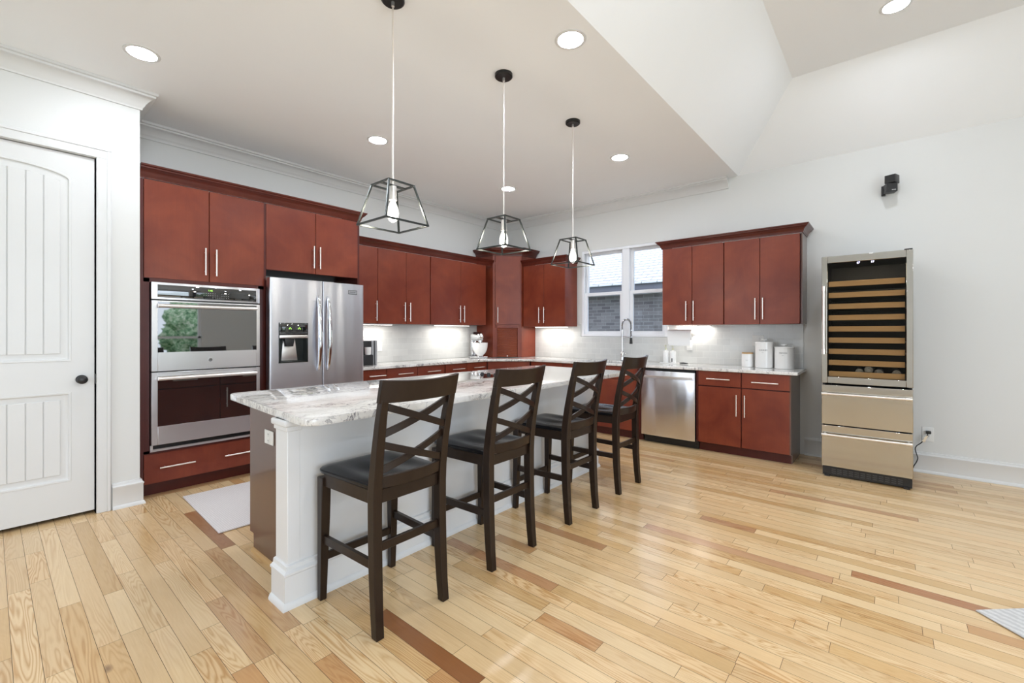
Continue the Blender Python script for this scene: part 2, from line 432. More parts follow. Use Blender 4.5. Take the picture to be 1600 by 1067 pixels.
def brick_mat():
    m, nt, b = new_mat('grey_brick')
    tc = N(nt, 'ShaderNodeTexCoord'); sep = N(nt, 'ShaderNodeSeparateXYZ'); cmb = N(nt, 'ShaderNodeCombineXYZ')
    nt.links.new(tc.outputs['Object'], sep.inputs[0]); nt.links.new(sep.outputs[1], cmb.inputs[0]); nt.links.new(sep.outputs[2], cmb.inputs[1])
    br = N(nt, 'ShaderNodeTexBrick'); nt.links.new(cmb.outputs[0], br.inputs['Vector'])
    br.inputs['Scale'].default_value = 1.0; br.inputs['Brick Width'].default_value = 0.23; br.inputs['Row Height'].default_value = 0.075; br.inputs['Mortar Size'].default_value = 0.006
    br.inputs['Color1'].default_value = (0.135, 0.122, 0.128, 1); br.inputs['Color2'].default_value = (0.24, 0.22, 0.22, 1); br.inputs['Mortar'].default_value = (0.29, 0.275, 0.275, 1)
    nt.links.new(br.outputs['Color'], b.inputs['Base Color']); b.inputs['Roughness'].default_value = 0.9
    return m
def shingle_mat():
    m, nt, b = new_mat('pale_shingles')
    tc = N(nt, 'ShaderNodeTexCoord'); sep = N(nt, 'ShaderNodeSeparateXYZ'); cmb = N(nt, 'ShaderNodeCombineXYZ')
    nt.links.new(tc.outputs['Object'], sep.inputs[0]); nt.links.new(sep.outputs[1], cmb.inputs[0]); nt.links.new(sep.outputs[2], cmb.inputs[1])
    br = N(nt, 'ShaderNodeTexBrick'); nt.links.new(cmb.outputs[0], br.inputs['Vector'])
    br.inputs['Scale'].default_value = 1.0; br.inputs['Brick Width'].default_value = 0.34; br.inputs['Row Height'].default_value = 0.085; br.inputs['Mortar Size'].default_value = 0.010
    br.inputs['Color1'].default_value = (0.66, 0.66, 0.65, 1); br.inputs['Color2'].default_value = (0.78, 0.78, 0.78, 1); br.inputs['Mortar'].default_value = (0.30, 0.30, 0.31, 1)
    nt.links.new(br.outputs['Color'], b.inputs['Base Color']); b.inputs['Roughness'].default_value = 0.9
    return m
M_brick = brick_mat(); M_shingle = shingle_mat()
M_fascia = simple('grey_fascia', (0.16, 0.16, 0.19), 0.6)
M_grass = simple('lawn_grass', (0.10, 0.16, 0.05), 0.95)
def leaf_mat():
    m, nt, b = new_mat('garden_leaves')
    n = noise(nt, coords(nt), 9, 4, 0.8)
    nt.links.new(ramp(nt, n, [(0.38, (0.05, 0.16, 0.08)), (0.5, (0.40, 0.65, 0.36)), (0.58, (0.95, 0.98, 0.80))]), b.inputs['Base Color'])  # near-white stop paints bright sky between the leaves into their colour
    b.inputs['Roughness'].default_value = 0.8; return m
M_leaf = leaf_mat()
def shelf_wood():
    m, nt, b = new_mat('beech_shelf')
    n = noise(nt, coords(nt, (2, 2, 30)), 3, 3)
    nt.links.new(mix(nt, n, (0.46, 0.27, 0.11), (0.62, 0.39, 0.18)), b.inputs['Base Color']); b.inputs['Roughness'].default_value = 0.5
    return m
M_shelf = shelf_wood()

# ------------------------------------------------------------------ room
XW, YB, YP, XP = 5.62, 4.95, 4.34, 0.744   # window wall, fridge wall, pantry wall face, pantry wall corner
XL, YS = -2.60, -4.00                      # west and south walls behind the camera
ZC, ZT = 3.11, 3.737                       # ceiling and tray heights
YE = 1.34                                  # edge of the raised tray

# floor: individual planks in one mesh
def build_floor():
    bm = bmesh.new(); uvl = bm.loops.layers.uv.new('plank'); cl = bm.loops.layers.float_color.new('tone')
    def tone(k=None):
        if k is not None: return k
        r = random.random(); v = random.uniform(0.93, 1.05)
        if r < 0.04: c = (0.60, 0.35, 0.16)
        elif r < 0.20: c = (0.71, 0.485, 0.24)
        elif r < 0.60: c = (0.79, 0.575, 0.325)
        else: c = (0.83, 0.63, 0.375)
        return tuple(x * v for x in c)
    def quad(x0, x1, y0, y1, z, c, rot=False):
        g = 0.0008
        vs = [bm.verts.new(p) for p in ((x0 + g, y0 + g, z), (x1 - g, y0 + g, z), (x1 - g, y1 - g, z), (x0 + g, y1 - g, z))]
        f = bm.faces.new(vs); ox, oy = random.uniform(0, 60), random.uniform(0, 60)
        for lp in f.loops:
            p = lp.vert.co
            lp[uvl].uv = (ox + (p.y if rot else p.x), oy + (p.x if rot else p.y)); lp[cl] = (*c, 1)
    w = 0.0767
    special = [  # x, y0, y1, colour: reddish and dark boards
        (2.98, -0.80, 0.157, (0.50, 0.25, 0.12)), (2.84, 0.228, 1.253, (0.60, 0.36, 0.20)), (1.195, 1.16, 1.80, (0.30, 0.125, 0.045)),
        (1.837, 1.298, 2.10, (0.56, 0.32, 0.165)), (2.40, 1.31, 1.86, (0.48, 0.27, 0.13)), (4.17, -0.15, 0.75, (0.60, 0.37, 0.20)),
        (3.28, 0.67, 1.01, (0.53, 0.31, 0.17)), (0.94, 3.05, 3.85, (0.40, 0.20, 0.09)), (0.87, 2.0, 3.1, (0.60, 0.38, 0.19)), (0.75, 1.9, 2.5, (0.62, 0.40, 0.21))]
    k0 = int((XL - 0.06) / w) - 1; x = 0.06 + k0 * w
    while x < XW:
        y = YS - random.uniform(0, 0.8); xm = x + w / 2
        sp = sorted([s for s in special if abs(s[0] - xm) <= w / 2], key=lambda s: s[1])
        while y < YB:
            ln = random.choice((0.35, 0.5, 0.65, 0.8, 0.95, 1.15, 1.35)) * random.uniform(0.85, 1.1); c = tone()
            nx = [s for s in sp if s[1] >= y - 1e-6]
            if nx and y + ln > nx[0][1] - 0.15:
                if nx[0][1] - y > 0.02: quad(x, x + w, y, nx[0][1], 0, tone())
                quad(x, x + w, nx[0][1], nx[0][2], 0, nx[0][3]); y = nx[0][2]; sp = [s for s in sp if s[1] > nx[0][1]]
                continue
            quad(x, x + w, max(y, YS), min(y + ln, YB + 0.05), 0, c); y += ln
        x += w
    # border boards along the tall cabinets
    quad(0.76, 1.7, 4.415, 4.50, 0.0015, (0.62, 0.40, 0.21), True); quad(1.7, 2.62, 4.415, 4.50, 0.0015, (0.66, 0.44, 0.25), True)
    me = bpy.data.meshes.new('floor'); bm.to_mesh(me); bm.free(); me.materials.append(M_floor)
    o = link_obj(bpy.data.objects.new('floor', me)); o['kind'] = 'structure'
    mb = MB().box(XL - 0.1, XW + 0.1, YS - 0.1, YB + 0.1, -0.12, -0.0012)
    struct('floor_base', mb, M_gap)
build_floor()

# walls
T = 0.12
struct('wall_back', MB().box(XP - 0.10, XW + T, YB, YB + T, 0, ZC + 0.05), M_wall)
WY0, WY1, WZ0, WZ1 = 2.16, 3.43, 1.235, 2.475       # window opening
mb = MB()
mb.box(XW, XW + T, YS, WY0, 0, ZC); mb.box(XW, XW + T, WY1, YB + T, 0, ZC); mb.box(XW, XW + T, WY0, WY1, 0, WZ0); mb.box(XW, XW + T, WY0, WY1, WZ1, ZC)
struct('wall_right', mb, M_wall)
DX0, DX1, DZ = -0.435, 0.498, 2.548                 # pantry door opening
mb = MB()
mb.box(XL, DX0, YP, YP + 0.10, 0, ZC); mb.box(DX1, XP, YP, YP + 0.10, 0, ZC); mb.box(DX0, DX1, YP, YP + 0.10, DZ, ZC)
mb.box(XP - 0.10, XP, YP + 0.10, YB, 0, ZC)
struct('wall_left', mb, M_wall)
struct('wall_closet', MB().box(XL, XP - 0.10, YP + 0.5, YP + 0.55, 0, ZC), M_wall)
mb = MB()   # west wall, out of view; its wide opening is added to let light in
mb.box(XL - T, XL, YS, 1.6, 0, ZC); mb.box(XL - T, XL, 3.6, YB, 0, ZC); mb.box(XL - T, XL, 1.6, 3.6, 2.65, ZC); mb.box(XL - T, XL, 1.6, 3.6, 0, 0.25)
struct('wall_west', mb, M_wall)
mb = MB()   # south wall: oven mirrors the narrow window, the wide opening is added for light
SX = [(-2.0, 1.8), (2.30, 3.35)]
xs = [XL - T] + [v for p in SX for v in p] + [XW + T]
for a, b_ in zip(xs[::2], xs[1::2]): mb.box(a, b_, YS - T, YS, 0, ZC)
for a, b_ in SX: mb.box(a, b_, YS - T, YS, 2.55, ZC); mb.box(a, b_, YS - T, YS, 0, 0.25)
struct('wall_south', mb, M_wall)

# ceiling: flat kitchen part plus the hipped tray over the living side
def build_ceiling():
    bm = bmesh.new(); r = ZT - ZC; a = r
    def q(*ps): bm.faces.new([bm.verts.new(p) for p in ps])
    x0, x1, y0, y1 = XL, XW, YS, YE
    q((XL - T, YE, ZC), (XW + T, YE, ZC), (XW + T, YB + T, ZC), (XL - T, YB + T, ZC))
    q((x0, y1, ZC), (x1, y1, ZC), (x1 - a, y1 - a, ZT), (x0 + a, y1 - a, ZT))
    q((x1, y1, ZC), (x1, y0, ZC), (x1 - a, y0 + a, ZT), (x1 - a, y1 - a, ZT))
    q((x1, y0, ZC), (x0, y0, ZC), (x0 + a, y0 + a, ZT), (x1 - a, y0 + a, ZT))
    q((x0, y0, ZC), (x0, y1, ZC), (x0 + a, y1 - a, ZT), (x0 + a, y0 + a, ZT))
    q((x0 + a, y0 + a, ZT), (x1 - a, y0 + a, ZT), (x1 - a, y1 - a, ZT), (x0 + a, y1 - a, ZT))
    bmesh.ops.remove_doubles(bm, verts=list(bm.verts), dist=1e-4)
    bmesh.ops.recalc_face_normals(bm, faces=list(bm.faces))
    me = bpy.data.meshes.new('ceiling'); bm.to_mesh(me); bm.free(); me.materials.append(M_ceil)
    o = link_obj(bpy.data.objects.new('ceiling', me)); o['kind'] = 'structure'
    s = o.modifiers.new('thick', 'SOLIDIFY'); s.thickness = 0.04; s.offset = 1.0
    for p in me.polygons:
        pass
    if me.polygons[0].normal.z < 0: s.offset = -1.0
build_ceiling()

# crown moulding on pantry wall, fridge wall and window wall
c = ZC
crown = [(0, c - 0.125), (0.012, c - 0.125), (0.016, c - 0.108), (0.024, c - 0.100), (0.030, c - 0.085), (0.048, c - 0.060), (0.072, c - 0.040), (0.082, c - 0.036), (0.084, c - 0.022), (0.095, c - 0.018), (0.098, c), (0, c)]
struct('trim_1', MB().sweep([(XL, YP), (XP, YP), (XP, YB), (XW, YB), (XW, YE + 0.10)], crown, side=-1), M_trim)
# baseboards
base = [(0, 0), (0.030, 0), (0.030, 0.008), (0.024, 0.022), (0.018, 0.026), (0.018, 0.150), (0.022, 0.156), (0.022, 0.164), (0.012, 0.172), (0.010, 0.186), (0, 0.190)]
struct('baseboard_left', MB().sweep([(0.585, YP), (XP, YP), (XP, 4.42)], base, side=-1), M_trim)
struct('baseboard_right', MB().sweep([(XW, 0.69), (XW, YS)], base, side=-1), M_trim)
struct('baseboard_closet', MB().sweep([(XL, YP), (-0.52, YP)], base, side=-1), M_trim)

# pantry door: arched plank panels
mb = MB()
yf = YP + 0.012
sl, sr = -0.422, 0.492          # slab edges
pl, pr = -0.300, 0.372          # panel edges
mb.box(sl, sr, yf + 0.010, yf + 0.040, 0.028, 2.542)
mb.box(sl, pl, yf, yf + 0.011, 0.028, 2.542); mb.box(pr, sr, yf, yf + 0.011, 0.028, 2.542)
mb.box(pl, pr, yf, yf + 0.011, 0.028, 0.265); mb.box(pl, pr, yf, yf + 0.011, 0.880, 1.100)
cx = (pl + pr) / 2; hw = (pr - pl) / 2
arc = [(cx + hw * math.cos(t), 2.36 + 0.075 * math.sin(t)) for t in [PI * i / 20 for i in range(21)]]
mb.prism([(pr, 2.542)] + arc + [(pl, 2.542)], yf, yf + 0.011, 'y')
door = struct('door_1', mb, M_trim)
# sloped panel moulding and tongue-and-groove field
mb = MB()
def field(z0, z1, arch):
    w = 0.0815; x = pl + 0.05; xe = pr - 0.05
    k = round((xe - x) / w); w = (xe - x) / k
    for i in range(k):
        a, b_ = x + i * w, x + (i + 1) * w
        if arch:
            def top(xx): return z1 - 0.055 + 0.075 * math.sqrt(max(0, 1 - ((xx - cx) / hw) ** 2))
            poly = [(a + .0015, z0), (b_ - .0015, z0), (b_ - .0015, top(b_)), ((a + b_) / 2, top((a + b_) / 2)), (a + .0015, top(a))]
        else: poly = [(a + .0015, z0), (b_ - .0015, z0), (b_ - .0015, z1), (a + .0015, z1)]
        mb.prism(poly, yf + 0.0035, yf + 0.012, 'y', bev=0.003, seg=1)
field(1.150, 2.36, True); field(0.315, 0.83, False)
part('door_panel', mb, M_trim, door)
mb = MB()
def bead(z0, z1, arch):
    if arch:
        pts = [(pl, z0), (pr, z0), (pr, z1)] + arc[1:-1] + [(pl, z1)]
    else: pts = [(pl, z0), (pr, z0), (pr, z1), (pl, z1)]
    path = [Vector((p[0], p[1])) for p in pts]; n = len(path)
    t = bmesh.new(); R = []
    for i in range(n):
        d0 = (path[i] - path[i - 1]).normalized(); d1 = (path[(i + 1) % n] - path[i]).normalized()
        n0 = Vector((-d0.y, d0.x)); n1 = Vector((-d1.y, d1.x)); m = n0 + n1; m = m / max(0.3, m.dot(n0))
        R.append([t.verts.new((path[i].x + m.x * o, yf + y, path[i].y + m.y * o)) for o, y in ((-0.004, 0.002), (0.0, -0.003), (0.010, -0.002), (0.016, 0.008), (0.030, 0.011), (-0.004, 0.012))])
    for i in range(n):
        a, b_ = R[i], R[(i + 1) % n]
        for j in range(6): t.faces.new((a[j], a[(j + 1) % 6], b_[(j + 1) % 6], b_[j]))
    mb._merge(t)
bead(1.100, 2.36, True); bead(0.265, 0.880, False)
part('panel_moulding', mb, M_trim, door)
mb = MB().cyl((0.425, yf, 0.967), (0.425, yf - 0.008, 0.967), 0.031, 28).cyl((0.425, yf - 0.005, 0.967), (0.425, yf - 0.04, 0.967), 0.010, 16)
M = Matrix.Translation((0.425, yf - 0.040, 0.967)) @ Matrix.Rotation(PI / 2, 4, 'X')
m2 = MB(M).lathe([(0.0, -0.012), (0.016, -0.012), (0.026, -0.004), (0.030, 0.006), (0.027, 0.016), (0.016, 0.022), (0.0, 0.023)])
me = bpy.data.meshes.new('t'); m2.bm.to_mesh(me); mb.bm.from_mesh(me)
part('door_knob', mb, M_black, door)
part('strike_plate', MB().box(0.4935, 0.4995, YP - 0.002, YP + 0.02, 0.93, 1.0), M_black, door)
# casing
cas = MB()
for x0, x1 in ((DX1 + 0.002, DX1 + 0.082), (DX0 - 0.082, DX0 - 0.002)):
    cas.box(x0, x1, YP - 0.016, YP + 0.001, 0, DZ + 0.003, 0.003, 1)
    o = x0 + (0.055 if x0 > 0 else 0.003); cas.box(o, o + 0.022, YP - 0.022, YP - 0.012, 0, DZ + 0.06, 0.003, 1)
cas.box(DX0 - 0.082, DX1 + 0.082, YP - 0.016, YP + 0.001, DZ + 0.003, DZ + 0.083, 0.003, 1)
cas.box(DX0 - 0.082, DX1 + 0.082, YP - 0.022, YP - 0.012, DZ + 0.060, DZ + 0.083, 0.003, 1)
cas.box(DX1, DX1 + 0.003, YP, YP + 0.1, 0, DZ); cas.box(DX0 - 0.003, DX0, YP, YP + 0.1, 0, DZ)
struct('trim_2', cas, M_trim)

# kitchen window: two double-hung units
win = bpy.data.objects.new('window_1', None); COL.objects.link(win); win['kind'] = 'structure'; win.location = (XW, 2.8, 1.85)
mb = MB()
x0, x1 = XW - 0.012, XW + 0.085
def rectframe(mb, xa, xb, ya, yb, za, zb, w, wt=None):
    wt = wt or w
    mb.box(xa, xb, ya, ya + w, za, zb, 0.002, 1); mb.box(xa, xb, yb - w, yb, za, zb, 0.002, 1)
    mb.box(xa, xb, ya + w, yb - w, za, za + wt, 0.002, 1); mb.box(xa, xb, ya + w, yb - w, zb - wt, zb, 0.002, 1)
rectframe(mb, XW - 0.012, XW + 0.02, 2.165, 3.425, 1.240, 2.470, 0.035)
rectframe(mb, XW + 0.0, XW + 0.11, 2.16, 3.43, 1.236, 2.474, 0.028)
part('frame', mb, M_vinyl, win)
part('mullion', MB().box(XW - 0.004, XW + 0.11, 2.690, 2.790, 1.265, 2.445, 0.003, 1), M_vinyl, win)
for ya, yb in ((2.790, 3.395), (2.195, 2.690)):
    mb = MB(); rectframe(mb, XW + 0.055, XW + 0.085, ya, yb, 1.815, 2.445, 0.040, 0.045)
    s1 = part('upper_sash', mb, M_vinyl, win)
    part('pane', MB().box(XW + 0.068, XW + 0.072, ya + 0.03, yb - 0.03, 1.85, 2.41), M_pane, s1)
    mb = MB(); rectframe(mb, XW + 0.018, XW + 0.050, ya, yb, 1.268, 1.865, 0.045, 0.045)
    s2 = part('lower_sash', mb, M_vinyl, win)
    part('pane', MB().box(XW + 0.032, XW + 0.036, ya + 0.035, yb - 0.035, 1.30, 1.83), M_pane, s2)

# rear window frames behind the camera; the wide one fills the added opening
for i, (a, b_) in enumerate(SX):
    mb = MB(); w = 0.06
    mb.box(a, a + w, YS - 0.09, YS - 0.03, 0.25, 2.55); mb.box(b_ - w, b_, YS - 0.09, YS - 0.03, 0.25, 2.55)
    mb.box(a, b_, YS - 0.09, YS - 0.03, 0.25, 0.25 + w); mb.box(a, b_, YS - 0.09, YS - 0.03, 2.49, 2.55); mb.box(a, b_, YS - 0.09, YS - 0.03, 1.15, 1.20)
    struct('window_%d' % (i + 2), mb, M_vinyl)
mb = MB(); w = 0.06
for y in (1.6, 2.57, 3.54): mb.box(XL - 0.09, XL - 0.03, y, y + w, 0.25, 2.65)
mb.box(XL - 0.09, XL - 0.03, 1.6, 3.6, 0.25, 0.31); mb.box(XL - 0.09, XL - 0.03, 1.6, 3.6, 2.59, 2.65)
struct('window_4', mb, M_vinyl)  # frame in the west opening that was added for light
# curtain beside the rear window, seen mirrored in the oven
pts = [];
mbc = MB(); xs = [2.02 + 0.26 * i / 40 for i in range(41)]
poly = [(x, YS + 0.10 + 0.022 * math.sin(i * 1.1)) for i, x in enumerate(xs)]
mbc.prism(poly + [(x, y + 0.006) for x, y in poly[::-1]], 0.02, 2.75, 'z')
solo('curtain', mbc, M_roomgrey, 'grey curtain hanging beside the rear window, mirrored in the upper oven glass', 'curtain', (2.15, YS + 0.1, 0))

# ------------------------------------------------------------------ outside
struct('ground_outside', MB().box(-30, 40, -30, 40, -0.55, -0.50), M_grass)
nh = thing('neighbouring_house', 'grey brick house with pale shingle roof seen through the kitchen window', 'house', (9.0, 4.0, -0.5))
part('brick_wall', MB().box(9.30, 9.5, -2, 12, -0.5, 2.40), M_brick, nh)
part('fascia', MB().box(8.98, 9.02, -2.3, 12.3, 2.190, 2.345).box(9.0, 9.32, -2.3, 12.3, 2.21, 2.23), M_fascia, nh)
part('roof', MB().prism([(8.93, 2.36), (14.0, 5.10), (14.0, 5.0), (8.93, 2.33)], -2.4, 12.4, 'y'), M_shingle, nh)
def bush(name, loc, r, sc, label, seed):
    bm = bmesh.new(); bmesh.ops.create_icosphere(bm, subdivisions=5, radius=r)
    from mathutils import noise as mn
    for v in bm.verts:
        d = v.co.normalized(); k = 1 + 0.22 * mn.noise(d * 3 + Vector((seed, 0, 0))) + 0.16 * mn.noise(d * 11 + Vector((0, seed, 0))) + 0.08 * mn.noise(d * 26)
        v.co = Vector((v.co.x * sc[0] * k, v.co.y * sc[1] * k, v.co.z * sc[2] * k)) + Vector(loc)
    mb = MB(); mb.bm = bm
    solo(name, mb, M_leaf, label, 'shrub', (loc[0], loc[1], -0.5), smooth=True)
bush('garden_shrub', (1.6, -8.2, 0.6), 1.7, (0.95, 0.7, 0.95), 'leafy green shrub in the garden, mirrored at left in the upper oven glass', 1.3)
bush('garden_shrub', (5.2, -9.0, 1.3), 1.7, (0.95, 0.7, 1.0), 'taller leafy shrub in the garden, mirrored near the middle of the oven glass', 4.1)

# ------------------------------------------------------------------ cabinet parts
def bar_handle(name, F, u, z, ln, vertical, parent, n0=0.0, r=0.0066):
    mb = MB(F); h = ln / 2; n = n0 + 0.030
    if vertical:
        mb.cyl((u, n, z - h), (u, n, z + h), r, 12)
        for s in (-1, 1): mb.cyl((u, n0 - 0.001, z + s * (h - 0.035)), (u, n, z + s * (h - 0.035)), 0.0042, 8)
    else:
        mb.cyl((u - h, n, z), (u + h, n, z), r, 12)
        for s in (-1, 1): mb.cyl((u + s * (h - 0.035), n0 - 0.001, z), (u + s * (h - 0.035), n, z), 0.0042, 8)
    return part(name, mb, M_nickel, parent)
def front(name, F, u0, u1, z0, z1, parent, handle=None, mat=None, th=0.019, n0=0.0):
    mb = MB(F).box(u0 + 0.0008, u1 - 0.0008, n0 - th + 0.0005, n0, z0 + 0.0005, z1 - 0.0005, 0.0015, 1)
    o = part(name, mb, mat or M_cherry, parent)
    if handle: bar_handle('handle', F, handle[0], handle[1], handle[2], handle[3], o, n0)
    return o
corn = [(-0.004, 0), (0.006, 0.0), (0.008, 0.014), (0.014, 0.020), (0.016, 0.034), (0.026, 0.052), (0.044, 0.068), (0.050, 0.072), (0.052, 0.082), (0.062, 0.088), (0.064, 0.100), (-0.004, 0.100)]
def cornice(name, path, z, side, label, group, hscale=1.0, pscale=1.0):
    prof = [(o * pscale, z + h * hscale) for o, h in corn]
    return solo(name, MB().sweep(path, prof, side), M_cherryr, label, 'cornice', (path[0][0], path[0][1], z), group)
M_cherryr = cherry('cherry_cornice_wood', (0.078, 0.014, 0.009), (0.125, 0.025, 0.014), 0.25)

# --- tall oven cabinet
YT = 4.43
F = FL(YT)
oc = thing('oven_cabinet', 'tall reddish brown cabinet housing the double oven, left of the refrigerator', 'cabinet', (1.21, 4.7, 0))
mb = MB()
mb.box(0.757, 0.780, YT - 0.0, 4.94, 0.0, 2.50); mb.box(1.655, 1.672, YT - 0.002, 4.94, 0.0, 2.50)
mb.box(0.78, 1.655, 4.92, 4.94, 0.09, 2.50); mb.box(0.78, 1.655, YT + 0.02, 4.92, 2.48, 2.50); mb.box(0.78, 1.655, YT + 0.02, 4.92, 1.705, 1.725)
mb.box(0.78, 1.655, YT + 0.02, 4.92, 0.345, 0.362); mb.box(0.78, 1.655, YT + 0.02, 4.92, 0.095, 0.11)
mb.box(0.78, 0.818, YT + 0.001, YT + 0.021, 0.345, 1.725); mb.box(1.606, 1.655, YT + 0.001, YT + 0.021, 0.345, 1.725)
mb.box(0.78, 1.655, YT + 0.001, YT + 0.021, 1.695, 1.728); mb.box(0.78, 1.655, YT + 0.001, YT + 0.021, 0.338, 0.366)
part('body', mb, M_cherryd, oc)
part('toe_kick', MB().box(0.78, 1.655, 4.50, 4.515, 0, 0.097), M_cherryd, oc)
front('door', F, 0.783, 1.2195, 1.728, 2.502, oc, (1.188, 1.895, 0.228, True))
front('door', F, 1.2235, 1.657, 1.728, 2.502, oc, (1.268, 1.893, 0.228, True))
d = front('drawer', F, 0.783, 1.655, 0.105, 0.338, oc, (0.9975, 0.224, 0.236, False))
bar_handle('handle', F, 1.45, 0.223, 0.236, False, d)

# --- double oven
ov = thing('double_oven', 'stainless double wall oven with black glass windows built into the tall cabinet', 'oven', (1.21, 4.6, 0.36))
FO = FL(4.405)
part('body', MB().box(0.825, 1.598, 4.405, 4.90, 0.375, 1.690), M_blackmet, ov)
cp = part('control_panel', MB(FO).box(0.820, 1.602, 0, 0.024, 1.560, 1.694, 0.003), M_steel, ov)
part('control_glass', MB(FO).box(0.858, 1.572, 0.020, 0.0255, 1.574, 1.676, 0.003), M_blackglass, cp)
MT = FO @ Matrix(((1, 0, 0, 0), (0, 0, 1, 0.0258), (0, 1, 0, 0), (0, 0, 0, 1)))
def tM(F, u, n, z): return F @ Matrix(((1, 0, 0, u), (0, 0, 1, n), (0, 1, 0, z), (0, 0, 0, 1)))
part('clock_digits', text_mb('1:45', 0.020, tM(FO, 1.215, 0.0258, 1.650)), M_green, cp)
mb = MB(FO)
for r in range(3):
    for cidx in range(12):
        if (r, cidx) in ((0, 0), (0, 1), (0, 2), (0, 3), (1, 7), (2, 6), (2, 7)): continue
        mb.box(1.165 + cidx * 0.0165, 1.171 + cidx * 0.0165, 0.0254, 0.0258, 1.590 + r * 0.017, 1.5945 + r * 0.017)
kp = part('keypad', mb, M_greyink, cp)
def oven_door(z0, z1, wz0, wz1, hz, logo):
    fr = MB(FO)
    fr.box(0.820, 0.860, 0, 0.030, z0, z1, 0.002, 1); fr.box(1.572, 1.602, 0, 0.030, z0, z1, 0.002, 1)
    fr.box(0.860, 1.572, 0, 0.030, z0, wz0, 0.002, 1); fr.box(0.860, 1.572, 0, 0.030, wz1, z1, 0.002, 1)
    d_ = part('oven_door', fr, M_steel, ov)
    part('window_glass', MB(FO).box(0.858, 1.574, 0.010, 0.0295, wz0 - 0.002, wz1 + 0.002), M_ovenglass, d_)
    hm = MB(FO).cyl((0.855, 0.068, hz), (1.562, 0.068, hz), 0.0145, 20)
    for u in (0.885, 1.532): hm.cyl((u, 0.025, hz), (u, 0.066, hz), 0.010, 12)
    part('handle', hm, M_nickel, d_)
    if logo:
        lg = part('round_badge', MB(FO).cyl((1.213, 0.029, 1.068), (1.213, 0.034, 1.068), 0.015, 24), M_chrome, d_)
        part('badge_letters', text_mb('GE', 0.013, tM(FO, 1.213, 0.0343, 1.068)), M_ink, lg)
oven_door(0.992, 1.550, 1.142, 1.538, 1.508, True)
oven_door(0.414, 0.984, 0.560, 0.950, 0.936, False)
part('vent_trim', MB(FO).box(0.815, 1.605, -0.005, 0.014, 0.362, 0.380).box(0.815, 0.832, -0.005, 0.012, 0.380, 0.412), M_steel, ov)

# --- over-fridge cabinet
fc = thing('over_fridge_cabinet', 'reddish brown two-door cabinet above the refrigerator, right of the oven cabinet', 'cabinet', (2.14, 4.7, 1.88))
mb = MB()
mb.box(1.672, 2.605, YT + 0.02, 4.94, 1.885, 2.50); mb.box(2.608, 2.63, YT - 0.001, 4.94, 0.0, 2.50)
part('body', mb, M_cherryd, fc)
front('door', F, 1.674, 2.143, 1.886, 2.502, fc, (2.117, 2.052, 0.222, True))
front('door', F, 2.147, 2.612, 1.886, 2.502, fc, (2.180, 2.050, 0.222, True))
cornice('cabinet_cornice', [(0.757, YT), (2.634, YT), (2.634, 4.94)], 2.503, -1, 'dark red cornice along the top of the tall oven and refrigerator cabinets', 'cabinet cornices', 1.0, 0.95)

# --- refrigerator
rf = thing('refrigerator', 'stainless french-door refrigerator with water dispenser in the left door', 'refrigerator', (2.13, 4.5, 0))
YF = 4.30; FF = FL(YF)
part('body', MB().box(1.680, 2.590, 4.395, 4.93, 0.03, 1.785), M_gunmetal, rf)
for hx in (1.675, 2.53): part('hinge_cover', MB().box(hx, hx + .065, 4.33, 4.42, 1.787, 1.805, 0.003), M_gunmetal, rf)
def curved_door(u0, u1, z0, z1, cutout=None, bulge=0.010):
    # slab whose face bows gently outward; built as columns, dispenser opening left out
    t = bmesh.new(); nx = 24
    us = sorted(set([u0 + (u1 - u0) * i / nx for i in range(nx + 1)] + [u0 + .001, u0 + .0025, u0 + .005, u1 - .001, u1 - .0025, u1 - .005] + ([cutout[0], cutout[1]] if cutout else [])))
    zs = [z0] + ([cutout[2], cutout[3]] if cutout else []) + [z1]
    def fn(u):
        s = (u - 1.658) / (2.602 - 1.658); k = 1 - (2 * s - 1) ** 2
        e = min(u - u0, u1 - u); r = 0.005
        edge = 0 if e >= r else -(r - math.sqrt(max(0, r * r - (r - e) ** 2)))
        return bulge * k + edge
    G = [[t.verts.new((u, fn(u), z)) for z in zs] for u in us]; Bk = [[t.verts.new((u, -0.080, z)) for z in zs] for u in us]
    for i in range(len(us) - 1):
        for j in range(len(zs) - 1):
            hole = cutout and us[i] >= cutout[0] - 1e-6 and us[i + 1] <= cutout[1] + 1e-6 and j == 1
            if not hole:
                f = t.faces.new((G[i][j], G[i + 1][j], G[i + 1][j + 1], G[i][j + 1])); f.smooth = True
                t.faces.new((Bk[i][j], Bk[i][j + 1], Bk[i + 1][j + 1], Bk[i + 1][j]))
            elif True:
                if us[i] <= cutout[0] + 1e-6: t.faces.new((G[i][j], G[i][j + 1], Bk[i][j + 1], Bk[i][j]))
                if us[i + 1] >= cutout[1] - 1e-6: t.faces.new((G[i + 1][j], G[i + 1][j + 1], Bk[i + 1][j + 1], Bk[i + 1][j]))
                t.faces.new((G[i][j], G[i + 1][j], Bk[i + 1][j], Bk[i][j])); t.faces.new((G[i][j + 1], G[i + 1][j + 1], Bk[i + 1][j + 1], Bk[i][j + 1]))
        t.faces.new((G[i][0], Bk[i][0], Bk[i + 1][0], G[i + 1][0])); t.faces.new((G[i][-1], G[i + 1][-1], Bk[i + 1][-1], Bk[i][-1]))
    for G_, B_ in ((G[0], Bk[0]), (G[-1], Bk[-1])):
        for j in range(len(zs) - 1): t.faces.new((G_[j], G_[j + 1], B_[j + 1], B_[j]))
    mb = MB(FF); mb._merge(t); return mb
CU = (1.733, 2.003, 1.012, 1.388)
fd1 = part('door', curved_door(1.658, 2.146, 0.70, 1.802, CU), M_steelw, rf)
fd2 = part('door', curved_door(2.152, 2.602, 0.70, 1.802), M_steelw, rf)
